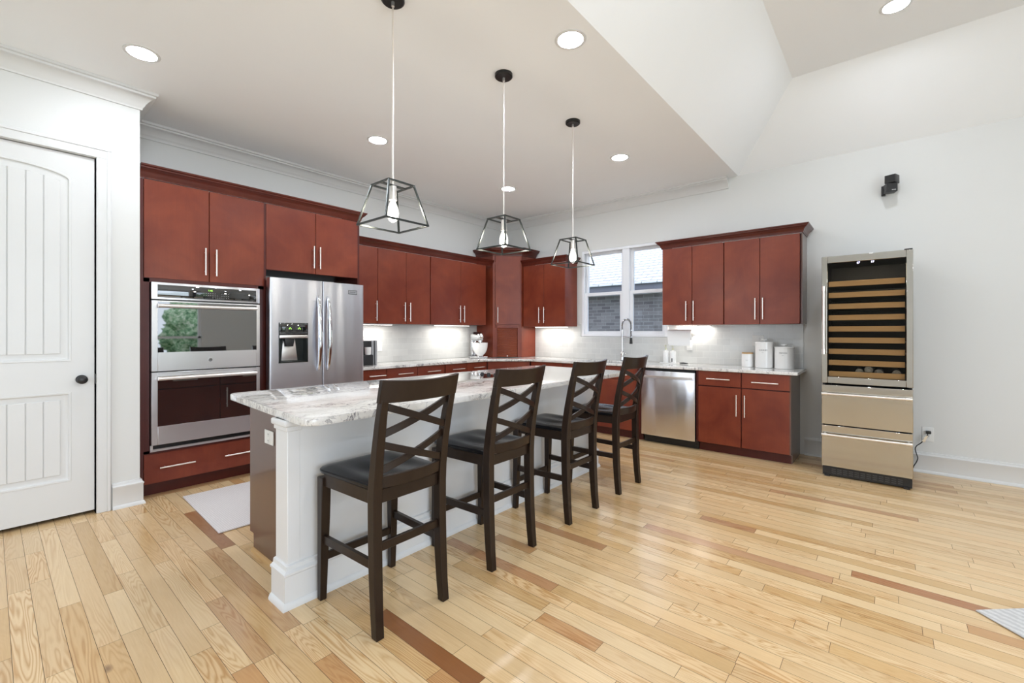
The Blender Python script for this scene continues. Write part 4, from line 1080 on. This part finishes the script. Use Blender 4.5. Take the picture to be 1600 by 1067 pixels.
# ------------------------------------------------------------------ pendants
def pendant(x, y, label):
    p = thing('pendant_light', label, 'pendant lamp', (x, y, 1.875), 'pendant lamps over the island')
    part('ceiling_canopy', MB().lathe([(0.0, -0.026), (0.055, -0.026), (0.062, -0.020), (0.062, 0.0), (0, 0)], (x, y, ZC), 32), M_blackmet, p)
    part('canopy_nipple', MB().cyl((x, y, ZC - 0.05), (x, y, ZC - 0.024), 0.009, 12), M_nickel, p)
    part('stem', MB().cyl((x, y, 2.09), (x, y, ZC - 0.03), 0.0048, 10), M_nickel, p)
    b2, t2, zb, zt, w = .1325, .079, 1.878, 2.092, .0045
    mb = MB()
    for h, z in ((b2, zb), (t2, zt)):
        for s in (-1, 1):
            mb.box(x - h - w, x + h + w, y + s * h - w, y + s * h + w, z - w, z + w); mb.box(x + s * h - w, x + s * h + w, y - h + w, y + h - w, z - w, z + w)
    for sx in (-1, 1):
        for sy in (-1, 1):
            P0 = Vector((x + sx * b2, y + sy * b2, zb)); P1 = Vector((x + sx * t2, y + sy * t2, zt))
            mb.ribbon([[P + Vector(q) for q in ((-w, -w, 0), (w, -w, 0), (w, w, 0), (-w, w, 0))] for P in (P0, P1)])
    mb.box(x - t2 + w, x + t2 - w, y - .011, y + .011, zt - .003, zt + .003)
    part('cage', mb, M_gunmetal, p)
    part('socket', MB().cyl((x, y, 2.015), (x, y, 2.088), 0.019, 20).cyl((x, y, 2.012), (x, y, 2.02), 0.021, 20), M_nickel, p)
    bl = part('bulb', MB().lathe([(0.013, 0.13), (0.013, 0.118), (0.018, 0.105), (0.028, 0.080), (0.032, 0.055), (0.030, 0.030), (0.020, 0.010), (0.0, 0.0)], (x, y, 1.890), 24), M_bulb, p)
    mb = MB()
    for k in range(4):
        a = k * PI / 2; mb.cyl((x + .006 * math.cos(a), y + .006 * math.sin(a), 1.990), (x + .016 * math.cos(a), y + .016 * math.sin(a), 1.920), 0.0028, 6)
    part('filament', mb, M_fil, bl)
    l = bpy.data.lights.new('bulb_glow', 'POINT'); l.energy = 5; l.color = (1, .92, .8); l.shadow_soft_size = 0.028
    lo = bpy.data.objects.new('bulb_glow', l); COL.objects.link(lo); lo.parent = p; lo.location = (0, 0, 1.945 - 1.875)
    return p
pendant(1.416, 2.048, 'black trapezoid cage pendant with clear bulb nearest the camera')
pendant(2.342, 2.066, 'black trapezoid cage pendant hanging in the middle of the three')
pendant(3.250, 2.075, 'black trapezoid cage pendant farthest away, hanging in front of the window cabinet')

# recessed downlights
def downlight(x, y, z, label, power=10):
    p = thing('recessed_light', label, 'ceiling light', (x, y, z), 'recessed ceiling lights')
    part('trim_ring', MB().lathe([(0.078, -0.004), (0.096, -0.003), (0.098, 0.0), (0.078, 0.0), (0.078, -0.004)], (x, y, z - 0.0005), 40), M_trim, p)
    part('lens', MB().lathe([(0.0, -0.003), (0.076, -0.003), (0.078, -0.001), (0.0, -0.001)], (x, y, z - 0.0005), 40), M_lamp, p)
for x, y, z, lb in ((0.645, 3.70, ZC, 'round recessed ceiling light in front of the white pantry door'), (2.332, 1.506, ZC, 'round recessed ceiling light beside the sloped tray, between the first pendants'),
    (2.377, 3.68, ZC, 'round recessed ceiling light in front of the refrigerator cabinets'), (4.236, 2.132, ZC, 'round recessed ceiling light right of the farthest pendant rod'),
    (4.249, 3.673, ZC, 'round recessed ceiling light behind the middle pendant, near the corner tower'), (4.383, -0.035, ZT, 'round recessed light in the raised tray ceiling at upper right')):
    downlight(x, y, z, lb)
for x, y, where in ((1.9, -0.035, 'above the camera'), (4.383, -2.4, 'in the far right part of the tray'), (1.9, -2.4, 'behind the camera'), (-0.6, -1.2, 'in the left part of the tray')):  # unseen lights added to brighten floor and ceiling
    downlight(x, y, ZT, 'added recessed fill light in the tray ceiling, out of view ' + where)

# under-cabinet strips
def strip(x0, x1, y0, y1, z, label, power):
    p = thing('under_cabinet_light', label, 'light strip', ((x0 + x1) / 2, (y0 + y1) / 2, z), 'light strips under the wall cabinets')
    part('housing', MB().box(x0, x1, y0, y1, z - 0.012, z - 0.001, 0.002, 1), M_white, p)
    part('lens', MB().box(x0 + .004, x1 - .004, y0 + .004, y1 - .004, z - 0.0135, z - 0.012), M_strip, p)
    o = area('strip_glow', (0, 0, -0.016), (0, 0, 0), (x1 - x0) * 0.95, (y1 - y0) * 0.95, power, (1, .96, .90), p)
strip(2.70, 3.28, 4.75, 4.80, ZB, 'slim lit strip under the wall cabinets next to the refrigerator', 3)
strip(3.98, 4.62, 4.75, 4.80, ZB, 'slim lit strip under the wall cabinet left of the corner tower', 3)
strip(5.44, 5.49, 3.58, 4.16, ZB2, 'slim lit strip under the cabinet between corner tower and window', 2.6)
strip(5.52, 5.57, 1.62, 2.02, ZB2, 'slim lit strip above the paper towel holder', 1.6)

# ------------------------------------------------------------------ wine column
wc = thing('wine_cooler', 'tall stainless wine cooler with glass door and two lower drawers against the right wall', 'wine cooler', (5.25, 0.16, 0))
FW = FR(4.90); w0, w1 = -0.147, 0.472
mb = MB()
mb.box(4.965, 5.605, w0 + .004, w0 + .02, 0.03, 1.965); mb.box(4.965, 5.605, w1 - .02, w1 - .004, 0.03, 1.965); mb.box(4.965, 5.605, w0 + .02, w1 - .02, 1.945, 1.965)
mb.box(5.585, 5.605, w0 + .02, w1 - .02, 0.03, 1.945); mb.box(4.965, 5.585, w0 + .02, w1 - .02, 0.845, 0.865); mb.box(4.965, 5.585, w0 + .02, w1 - .02, 0.10, 0.12)
part('cabinet', mb, M_black, wc)
mb = MB(FW)
mb.box(w0, w0 + .043, -0.045, 0, 0.842, 1.980, 0.003, 1); mb.box(w1 - .043, w1, -0.045, 0, 0.842, 1.980, 0.003, 1)
mb.box(w0 + .043, w1 - .043, -0.045, 0, 0.842, 0.900, 0.003, 1); mb.box(w0 + .043, w1 - .043, -0.045, 0, 1.920, 1.980, 0.003, 1)
wd = part('glass_door', mb, M_winesteel, wc)
part('pane', MB(FW).box(w0 + .040, w1 - .040, -0.012, -0.008, 0.897, 1.923), M_wineglass, wd)
mb = MB(FW).cyl((0.452, 0.052, 1.105), (0.452, 0.052, 1.710), 0.0115, 20)
for z in (1.125, 1.690): mb.cyl((0.452, -0.002, z), (0.452, 0.052, z), 0.009, 12).cyl((0.452, 0.052, z - .022), (0.452, 0.052, z + .022), 0.0145, 20)
part('handle', mb, M_nickel, wd)
part('hinge', MB(FW).box(w0 + .004, w0 + .055, -0.05, -0.005, 1.981, 1.990, 0.001, 1), M_black, wc)
part('temperature_display', text_mb('57', 0.022, tM(FR(4.905) @ Matrix.Scale(-1, 4, (1, 0, 0)) if False else FW, 0.209, -0.0070, 1.905) @ Matrix.Scale(-1, 4, (1, 0, 0))), M_bluewhite, wc)
part('temperature_display', text_mb('57', 0.022, tM(FW, 0.112, -0.0070, 1.905) @ Matrix.Scale(-1, 4, (1, 0, 0))), M_bluewhite, wc)
for k in range(9):
    z = 1.757 - 0.1011 * k
    s_ = part('shelf', MB(FW).box(w0 + .050, w1 - .048, -0.070, -0.050, max(z - 0.047, 0.868), z, 0.002, 1), M_shelf, wc)
    part('shelf_rack', MB(FW).box(w0 + .035, w1 - .035, -0.60, -0.071, max(z - 0.047, 0.868), max(z - 0.038, 0.876)), M_black, s_)
for u, z in ((0.206, 0.944), (0.073, 0.944), (-0.045, 0.944), (0.142, 0.966)):
    bt = MB(FW).cyl((u, -0.35, z), (u, -0.13, z), 0.030, 20).cyl((u, -0.13, z), (u, -0.078, z), 0.015, 16)
    solo('wine_bottle', bt, simple('foil_cap', (0.35, 0.34, 0.32), 0.3, 0.6), {0.206: 'wine bottle lying on the lowest shelf, leftmost neck', 0.073: 'wine bottle lying on the lowest shelf, middle neck', -0.045: 'wine bottle lying on the lowest shelf, rightmost neck', 0.142: 'wine bottle with round silver cap, resting above the others on the lowest shelf'}[u], 'bottle', (5.0, u, z - .034), 'bottles lying in the wine cooler')
def wdrawer(z0, z1, hz):
    d_ = part('drawer', MB(FW).box(w0, w1, -0.05, 0, z0, z1, 0.003, 1), M_winesteel, wc)
    mb = MB(FW).cyl((w0 + .012, 0.050, hz), (w1 - .012, 0.050, hz), 0.0095, 20)
    for u in (w0 + .025, w1 - .025): mb.cyl((u, -0.002, hz), (u, 0.050, hz), 0.008, 12); mb.cyl((u - .020, 0.050, hz), (u + .020, 0.050, hz), 0.0125, 20)
    part('handle', mb, M_nickel, d_)
wdrawer(0.471, 0.826, 0.750); wdrawer(0.094, 0.463, 0.384)
mb = MB(FW).box(w0 + .006, w1 - .006, -0.035, -0.020, 0.012, 0.090).box(w0 + .02, w0 + .06, -0.05, -0.01, 0.0, 0.02).box(w1 - .06, w1 - .02, -0.05, -0.01, 0.0, 0.02)
gr = part('toe_grille', mb, M_black, wc)
mb = MB(FW)
for i in range(12):
    for j in range(3):
        u = w0 + 0.065 + i * 0.041; mb.box(u, u + 0.030, -0.0205, -0.0185, 0.030 + j * 0.017, 0.037 + j * 0.017)
part('grille_slots', mb, simple('dark_grey_slots', (0.05, 0.05, 0.05), 0.4), gr)
area('cooler_fill', (4.99, 0.16, 1.935), (0, -0.3, 0), 0.05, 0.5, 1.1, (1, .9, .75))  # unseen lamp, added to brighten the shelves
# outlet with plug and cord
outlet(FR(XW), -0.268, 0.358, 0, 'white outlet low on the right wall with a black plug', False, 0.080, 0.130, 'wall outlets and switches')
cd = thing('power_cord', 'black power cord with silver tag hanging from the low outlet to the wine cooler', 'cord', (5.6, -0.22, 0.2))
part('plug', MB().box(5.580, 5.613, -0.290, -0.255, 0.365, 0.392, 0.005), M_black, cd)
P = [(5.585, -.265, .368), (5.575, -.262, .35), (5.574, -.245, .315), (5.575, -.218, .275), (5.575, -.190, .245), (5.574, -.181, .215), (5.574, -.188, .175), (5.574, -.198, .135), (5.572, -.188, .095), (5.57, -.172, .060), (5.57, -.160, .020), (5.575, -.150, .006)]
def smooth_path(P, n=5):
    out = []
    for i in range(len(P) - 1):
        p0 = Vector(P[max(i - 1, 0)]); p1 = Vector(P[i]); p2 = Vector(P[i + 1]); p3 = Vector(P[min(i + 2, len(P) - 1)])
        for k in range(n):
            s = k / n; out.append(0.5 * ((2 * p1) + (p2 - p0) * s + (2 * p0 - 5 * p1 + 4 * p2 - p3) * s * s + (3 * p1 - p0 - 3 * p2 + p3) * s ** 3))
    out.append(Vector(P[-1])); return out
part('cable', MB().tube(smooth_path(P), 0.0042, 8), M_black, cd)
part('silver_tag', MB().ribbon([[(5.566, -.268 + .0, .352), (5.566, -.250, .346), (5.563, -.250, .346), (5.563, -.268, .352)], [(5.566, -.244, .288), (5.566, -.226, .296), (5.563, -.226, .296), (5.563, -.244, .288)]]), M_chrome, cd)

# wall speaker: two swivelled cubes on a bracket
sp = thing('wall_speaker', 'small black double-cube speaker mounted high on the right wall above the wine cooler', 'speaker', (5.6, 0.0, 2.62))
part('bracket', MB().box(5.575, 5.619, 0.030, 0.062, 2.615, 2.705, 0.003, 1).box(5.54, 5.60, 0.0, 0.045, 2.650, 2.668, 0.002, 1), M_black, sp)
def cube(ang, z0, z1, name, cy_):
    M = Matrix.Translation((5.535, cy_, 0)) @ Matrix.Rotation(ang, 4, 'Z')
    b_ = part(name, MB(M).box(-.045, .045, -.042, .042, z0, z1, 0.004), M_black, sp)
    part('grille', MB(M).box(-.048, -.044, -.038, .038, z0 + .004, z1 - .004, 0.001, 1), simple('speaker_grille', (0.02, 0.02, 0.02), 0.7), b_)
    return M, b_
M_, b_ = cube(0.30, 2.622, 2.704, 'lower_cube', -0.004)
tm = M_ @ Matrix(((0, 0, -1, -.0486), (-1, 0, 0, -0.012), (0, 1, 0, 2.637), (0, 0, 0, 1)))
part('logo', text_mb('BOSE', 0.013, tm), M_white, b_)
cube(-0.35, 2.706, 2.782, 'upper_cube', -0.016)

# ------------------------------------------------------------------ things on the counters
def lathe_thing(name, cx_, cy_, z, label, cat): return thing(name, label, cat, (cx_, cy_, z))
ZCT = 0.9145
# canisters
c1 = lathe_thing('canister', 5.478, 1.208, ZCT, 'small white canister with flat bamboo lid', 'canister'); c1['group'] = 'kitchen canisters'
part('jar', MB().lathe([(0.0, 0), (0.056, 0), (0.060, 0.004), (0.060, 0.145), (0.0, 0.145)], (5.478, 1.208, ZCT), 36), M_ceramic, c1)
part('lid', MB().lathe([(0.0, 0.1455), (0.058, 0.1455), (0.058, 0.160), (0.0, 0.160)], (5.478, 1.208, ZCT), 36), M_bamboo, c1)
def label_on(cx_, cy_, r, z, txt, size, par, mat):
    d = Vector((-cx_, -cy_)).normalized(); t_ = Vector((-d.y, d.x)) * 1.0
    ex = -t_ if t_.dot(Vector((0.647, -0.762))) < 0 else t_
    off = ex * (-0.15 * r)
    M = Matrix(((ex.x, 0, d.x, cx_ + d.x * (r + .0006) + off.x), (ex.y, 0, d.y, cy_ + d.y * (r + .0006) + off.y), (0, 1, 0, z), (0, 0, 0, 1)))
    mb = text_mb(txt, size, M, 0.0004)
    for v in mb.bm.verts:  # wrap the lettering round the jar
        p = Vector((v.co.x - cx_, v.co.y - cy_)); k = (r + .0008) / p.length; v.co.x = cx_ + p.x * k; v.co.y = cy_ + p.y * k
    part('lettering', mb, mat, par)
label_on(5.478, 1.208, 0.060, ZCT + 0.075, 'TEA', 0.014, c1, M_greyink)
c2 = lathe_thing('canister', 5.445, 1.038, ZCT, 'tall white enamel canister with knobbed lid, left of the wide one', 'canister'); c2['group'] = 'kitchen canisters'
part('jar', MB().lathe([(0.0, 0), (0.083, 0), (0.087, 0.004), (0.087, 0.262), (0.0, 0.262)], (5.445, 1.038, ZCT), 40), M_ceramic, c2)
l2 = part('lid', MB().lathe([(0.0, 0.2625), (0.090, 0.2625), (0.090, 0.276), (0.086, 0.281), (0.0, 0.284)], (5.445, 1.038, ZCT), 40), M_ceramic, c2)
part('knob', MB().lathe([(0.0, 0.284), (0.012, 0.284), (0.012, 0.292), (0.028, 0.296), (0.030, 0.306), (0.026, 0.312), (0.0, 0.314)], (5.445, 1.038, ZCT), 28), M_ceramic, l2)
label_on(5.445, 1.038, 0.087, ZCT + 0.192, 'COOKIES', 0.021, c2, M_ink)
label_on(5.445, 1.038, 0.087, ZCT + 0.168, '- est. -', 0.012, c2, M_greyink)
c3 = lathe_thing('canister', 5.425, 0.846, ZCT, 'wide white enamel canister with knobbed lid at the worktop end', 'canister'); c3['group'] = 'kitchen canisters'
part('jar', MB().lathe([(0.0, 0), (0.086, 0), (0.090, 0.004), (0.090, 0.218), (0.0, 0.218)], (5.425, 0.846, ZCT), 40), M_ceramic, c3)
l3 = part('lid', MB().lathe([(0.0, 0.2185), (0.094, 0.2185), (0.094, 0.228), (0.088, 0.232), (0.0, 0.235)], (5.425, 0.846, ZCT), 40), M_ceramic, c3)
part('knob', MB().lathe([(0.0, 0.235), (0.012, 0.235), (0.012, 0.242), (0.028, 0.246), (0.030, 0.255), (0.026, 0.260), (0.0, 0.262)], (5.425, 0.846, ZCT), 28), M_ceramic, l3)
label_on(5.425, 0.846, 0.090, ZCT + 0.168, 'SNACKS', 0.021, c3, M_ink)
label_on(5.425, 0.846, 0.090, ZCT + 0.144, '- est. -', 0.012, c3, M_greyink)
# soap bottles on tray
solo('soap_tray', MB().box(5.40, 5.54, 1.975, 2.185, ZCT, ZCT + 0.010, 0.004), M_ceramic, 'small white tray under the two soap bottles beside the sink', 'tray', (5.47, 2.08, ZCT))
for y, lb in ((2.128, 'white soap bottle with pale pump, nearer the faucet'), (2.040, 'white soap bottle with pale pump, nearer the paper towel')):
    sb = thing('soap_bottle', lb, 'soap bottle', (5.47, y, ZCT + .0102), 'soap bottles on the tray'); z = ZCT + .0102
    part('bottle', MB().lathe([(0.0, 0), (0.036, 0), (0.038, 0.004), (0.038, 0.125), (0.034, 0.140), (0.016, 0.148), (0.014, 0.156), (0.0, 0.156)], (5.47, y, z), 28), M_ceramic, sb)
    part('pump', MB().cyl((5.47, y, z + .1565), (5.47, y, z + .175), 0.014, 16).cyl((5.47, y, z + .175), (5.47, y, z + .205), 0.005, 10).box(5.435, 5.478, y - .008, y + .008, z + .200, z + .212, 0.003, 1), M_soapclear, sb)
    part('bottle_label', MB().box(5.4305, 5.4325, y - .008, y + .004, z + .010, z + .055), M_ink if y < 2.1 else M_ceramic, sb)
kn = thing('kitchen_brush', 'black-handled utensil lying on the worktop beside the soap tray', 'utensil', (5.44, 1.90, ZCT))
part('handle', MB().tube([(5.45, 1.95, ZCT + .009), (5.44, 1.90, ZCT + .011), (5.43, 1.845, ZCT + .009)], [0.006, 0.009, 0.005], 10), M_black, kn)
part('blade', MB().box(5.447, 5.463, 1.945, 1.972, ZCT + .003, ZCT + .009, 0.001, 1), M_nickel, kn)
# paper towel
ptw = thing('paper_towel_holder', 'paper towel roll hanging from a holder under the right wall cabinet', 'paper towel', (5.45, 1.93, 1.30))
part('roll', MB().cyl((5.45, 1.800, 1.268), (5.45, 2.080, 1.268), 0.066, 36), M_paper, ptw)
part('loose_sheet', MB().ribbon([[(5.386, 1.802, 1.268), (5.386, 2.078, 1.268), (5.3845, 2.078, 1.268), (5.3845, 1.802, 1.268)], [(5.392, 1.805, 1.16), (5.392, 2.070, 1.16), (5.3905, 2.070, 1.16), (5.3905, 1.805, 1.16)], [(5.401, 1.815, 1.135), (5.401, 2.060, 1.135), (5.3995, 2.060, 1.135), (5.3995, 1.815, 1.135)]]), M_paper, ptw)
part('holder', MB().cyl((5.45, 1.745, 1.268), (5.45, 2.10, 1.268), 0.007, 12).cyl((5.45, 1.765, 1.268), (5.45, 1.765, 1.384), 0.005, 10).cyl((5.45, 1.785, 1.268), (5.45, 1.797, 1.268), 0.022, 20).cyl((5.45, 2.095, 1.268), (5.45, 2.095, 1.384), 0.005, 10), M_nickel, ptw)
# faucet with spring hose
fz = thing('kitchen_faucet', 'tall chrome spring-neck faucet behind the sink', 'faucet', (5.545, 2.76, ZCT))
bx, by = 5.545, 2.755
part('base', MB().lathe([(0.0, 0), (0.030, 0), (0.030, 0.006), (0.022, 0.012), (0.020, 0.120), (0.014, 0.128), (0, 0.128)], (bx, by, ZCT), 24), M_chrome, fz)
part('riser', MB().cyl((bx, by, ZCT + .12), (bx, by, ZCT + .42), 0.010, 16), M_chrome, fz)
part('lever', MB().cyl((bx, by - .015, ZCT + .07), (bx - .02, by - .085, ZCT + .11), 0.006, 10), M_chrome, fz)
dirv = Vector((-0.35, -0.94, 0)).normalized(); R_ = 0.082
arcp = [Vector((bx, by, ZCT + .30))]
for i in range(0, 25):
    a = PI * i / 24; arcp.append(Vector((bx, by, ZCT + .480)) + dirv * (R_ - R_ * math.cos(a)) + Vector((0, 0, R_ * 0.95 * math.sin(a))))
arcp += [arcp[-1] + Vector((0, 0, -.06 * k)) for k in (1, 2, 3)]
part('hose', MB().tube(arcp, 0.007, 10), M_black, fz)
coil = []; L_ = [0]
for a, b2 in zip(arcp, arcp[1:]): L_.append(L_[-1] + (b2 - a).length)
turns = 34; nn = turns * 9
for i in range(nn + 1):
    s = L_[-1] * i / nn; j = max(k for k in range(len(L_)) if L_[k] <= s + 1e-9); j = min(j, len(arcp) - 2)
    t_ = (s - L_[j]) / (L_[j + 1] - L_[j]); p = arcp[j].lerp(arcp[j + 1], t_); d = (arcp[j + 1] - arcp[j]).normalized()
    n1 = dirv.cross(Vector((0, 0, 1))).normalized(); n2 = d.cross(n1).normalized(); a = 2 * PI * turns * i / nn
    coil.append(p + (n1 * math.cos(a) + n2 * math.sin(a)) * 0.0140)
part('spring', MB().tube(coil, 0.0032, 5), M_chrome, fz)
e = arcp[-1]
part('spray_head', MB().cyl(e + Vector((0, 0, .01)), e + Vector((0, 0, -.07)), 0.016, 18, 0.020), M_black, fz)
part('dock_arm', MB().cyl((bx, by, ZCT + .33), e + Vector((0, 0, .01)), 0.006, 10), M_chrome, fz)
# stand mixer
mx, my = 4.765, 4.70
mxr = thing('stand_mixer', 'stand mixer with chrome head and white ceramic bowl in front of the corner tower', 'mixer', (mx, my, ZCT))
dirm = Vector((-0.15, -0.99, 0))
hd = Matrix.Translation((mx, my, 0)) @ Matrix.Rotation(math.atan2(dirm.y, dirm.x), 4, 'Z')
bc = hd @ Vector((0.03, 0, 0))
part('base_plate', MB(hd).box(-0.17, 0.11, -0.085, 0.085, ZCT, ZCT + 0.028, 0.012, 3), M_chrome, mxr)
part('bowl', MB().lathe([(0.0, 0.034), (0.045, 0.034), (0.048, 0.045), (0.082, 0.075), (0.103, 0.12), (0.112, 0.17), (0.115, 0.228), (0.111, 0.228), (0.106, 0.17), (0.095, 0.12), (0.06, 0.07), (0.0, 0.06)], (bc.x, bc.y, ZCT), 40), M_ceramic, mxr)
part('column', MB(hd).box(-0.165, -0.105, -0.045, 0.045, ZCT + 0.025, ZCT + 0.27, 0.016, 3), M_chrome, mxr)
secs = []
for i in range(13):
    s = i / 12; x = -0.175 + 0.28 * s; r = 0.072 * (1 - (2 * s - 1) ** 6) ** 0.5 * (1 - 0.18 * s) + 0.004
    secs.append([(x, r * 0.9 * math.cos(k * PI / 8), ZCT + 0.320 + r * math.sin(k * PI / 8)) for k in range(16)])
part('motor_head', MB(hd).ribbon(secs), M_chrome, mxr, smooth=True)
part('beater_shaft', MB(hd).cyl((0.035, 0, ZCT + .27), (0.035, 0, ZCT + .14), 0.014, 16).cyl((0.035, 0, ZCT + .262), (0.035, 0, ZCT + .240), 0.034, 20), M_chrome, mxr)
part('speed_knob', MB(hd).cyl((-0.05, 0.05, ZCT + .30), (-0.05, 0.07, ZCT + .30), 0.010, 12), M_black, mxr)
cb = smooth_path([(mx - .02, my + .13, ZCT + .05), (mx - .10, my + .10, ZCT + .02), (mx - .17, my + .02, ZCT + .005), (mx - .13, my - .06, ZCT + .005), (mx - .05, my - .10, ZCT + .005)])
part('cable', MB().tube(cb, 0.0035, 6), M_black, mxr)
# coffee machine beside the refrigerator
cm = thing('coffee_machine', 'black and silver coffee machine partly hidden behind the refrigerator', 'coffee machine', (2.90, 4.76, ZCT))
part('housing', MB().box(2.80, 2.925, 4.66, 4.87, ZCT, ZCT + 0.285, 0.008).box(2.80, 2.925, 4.62, 4.66, ZCT, ZCT + 0.12, 0.005), M_black, cm)
part('side_panel', MB().box(2.926, 2.955, 4.655, 4.865, ZCT, ZCT + 0.288, 0.006), M_greyplastic, cm)
part('side_panel', MB().box(2.957, 2.972, 4.665, 4.865, ZCT, ZCT + 0.285, 0.004), M_black, cm)
part('side_panel', MB().box(2.974, 3.000, 4.655, 4.865, ZCT, ZCT + 0.288, 0.006), M_greyplastic, cm)
part('cup', MB().lathe([(0.0, 0), (0.030, 0), (0.036, 0.01), (0.038, 0.09), (0.0, 0.09)], (2.862, 4.635, ZCT + .121), 24), M_ceramic, cm)

# ------------------------------------------------------------------ rugs
def rug(cx_, cy_, ux, uy, lw, lh, th, mat, label, name):
    d = Vector((ux, uy)).normalized(); n = Vector((-d.y, d.x))
    P = [Vector((cx_, cy_)), Vector((cx_, cy_)) + d * lw, Vector((cx_, cy_)) + d * lw + n * lh, Vector((cx_, cy_)) + n * lh]
    return solo(name, MB().prism([tuple(p) for p in P], 0.0022, th, 'z', bev=0.004), mat, label, 'rug', (cx_, cy_, 0))
rug(0.958, 3.29, 1, -0.03, 1.7, 0.94, 0.012, M_rug, 'pale woven kitchen mat on the floor between island and oven', 'kitchen_mat')
rug(2.973, -0.304, 0.163, -0.172, 2.6, -1.8, 0.010, M_rug2, 'corner of a white and grey patterned rug at lower right', 'area_rug')
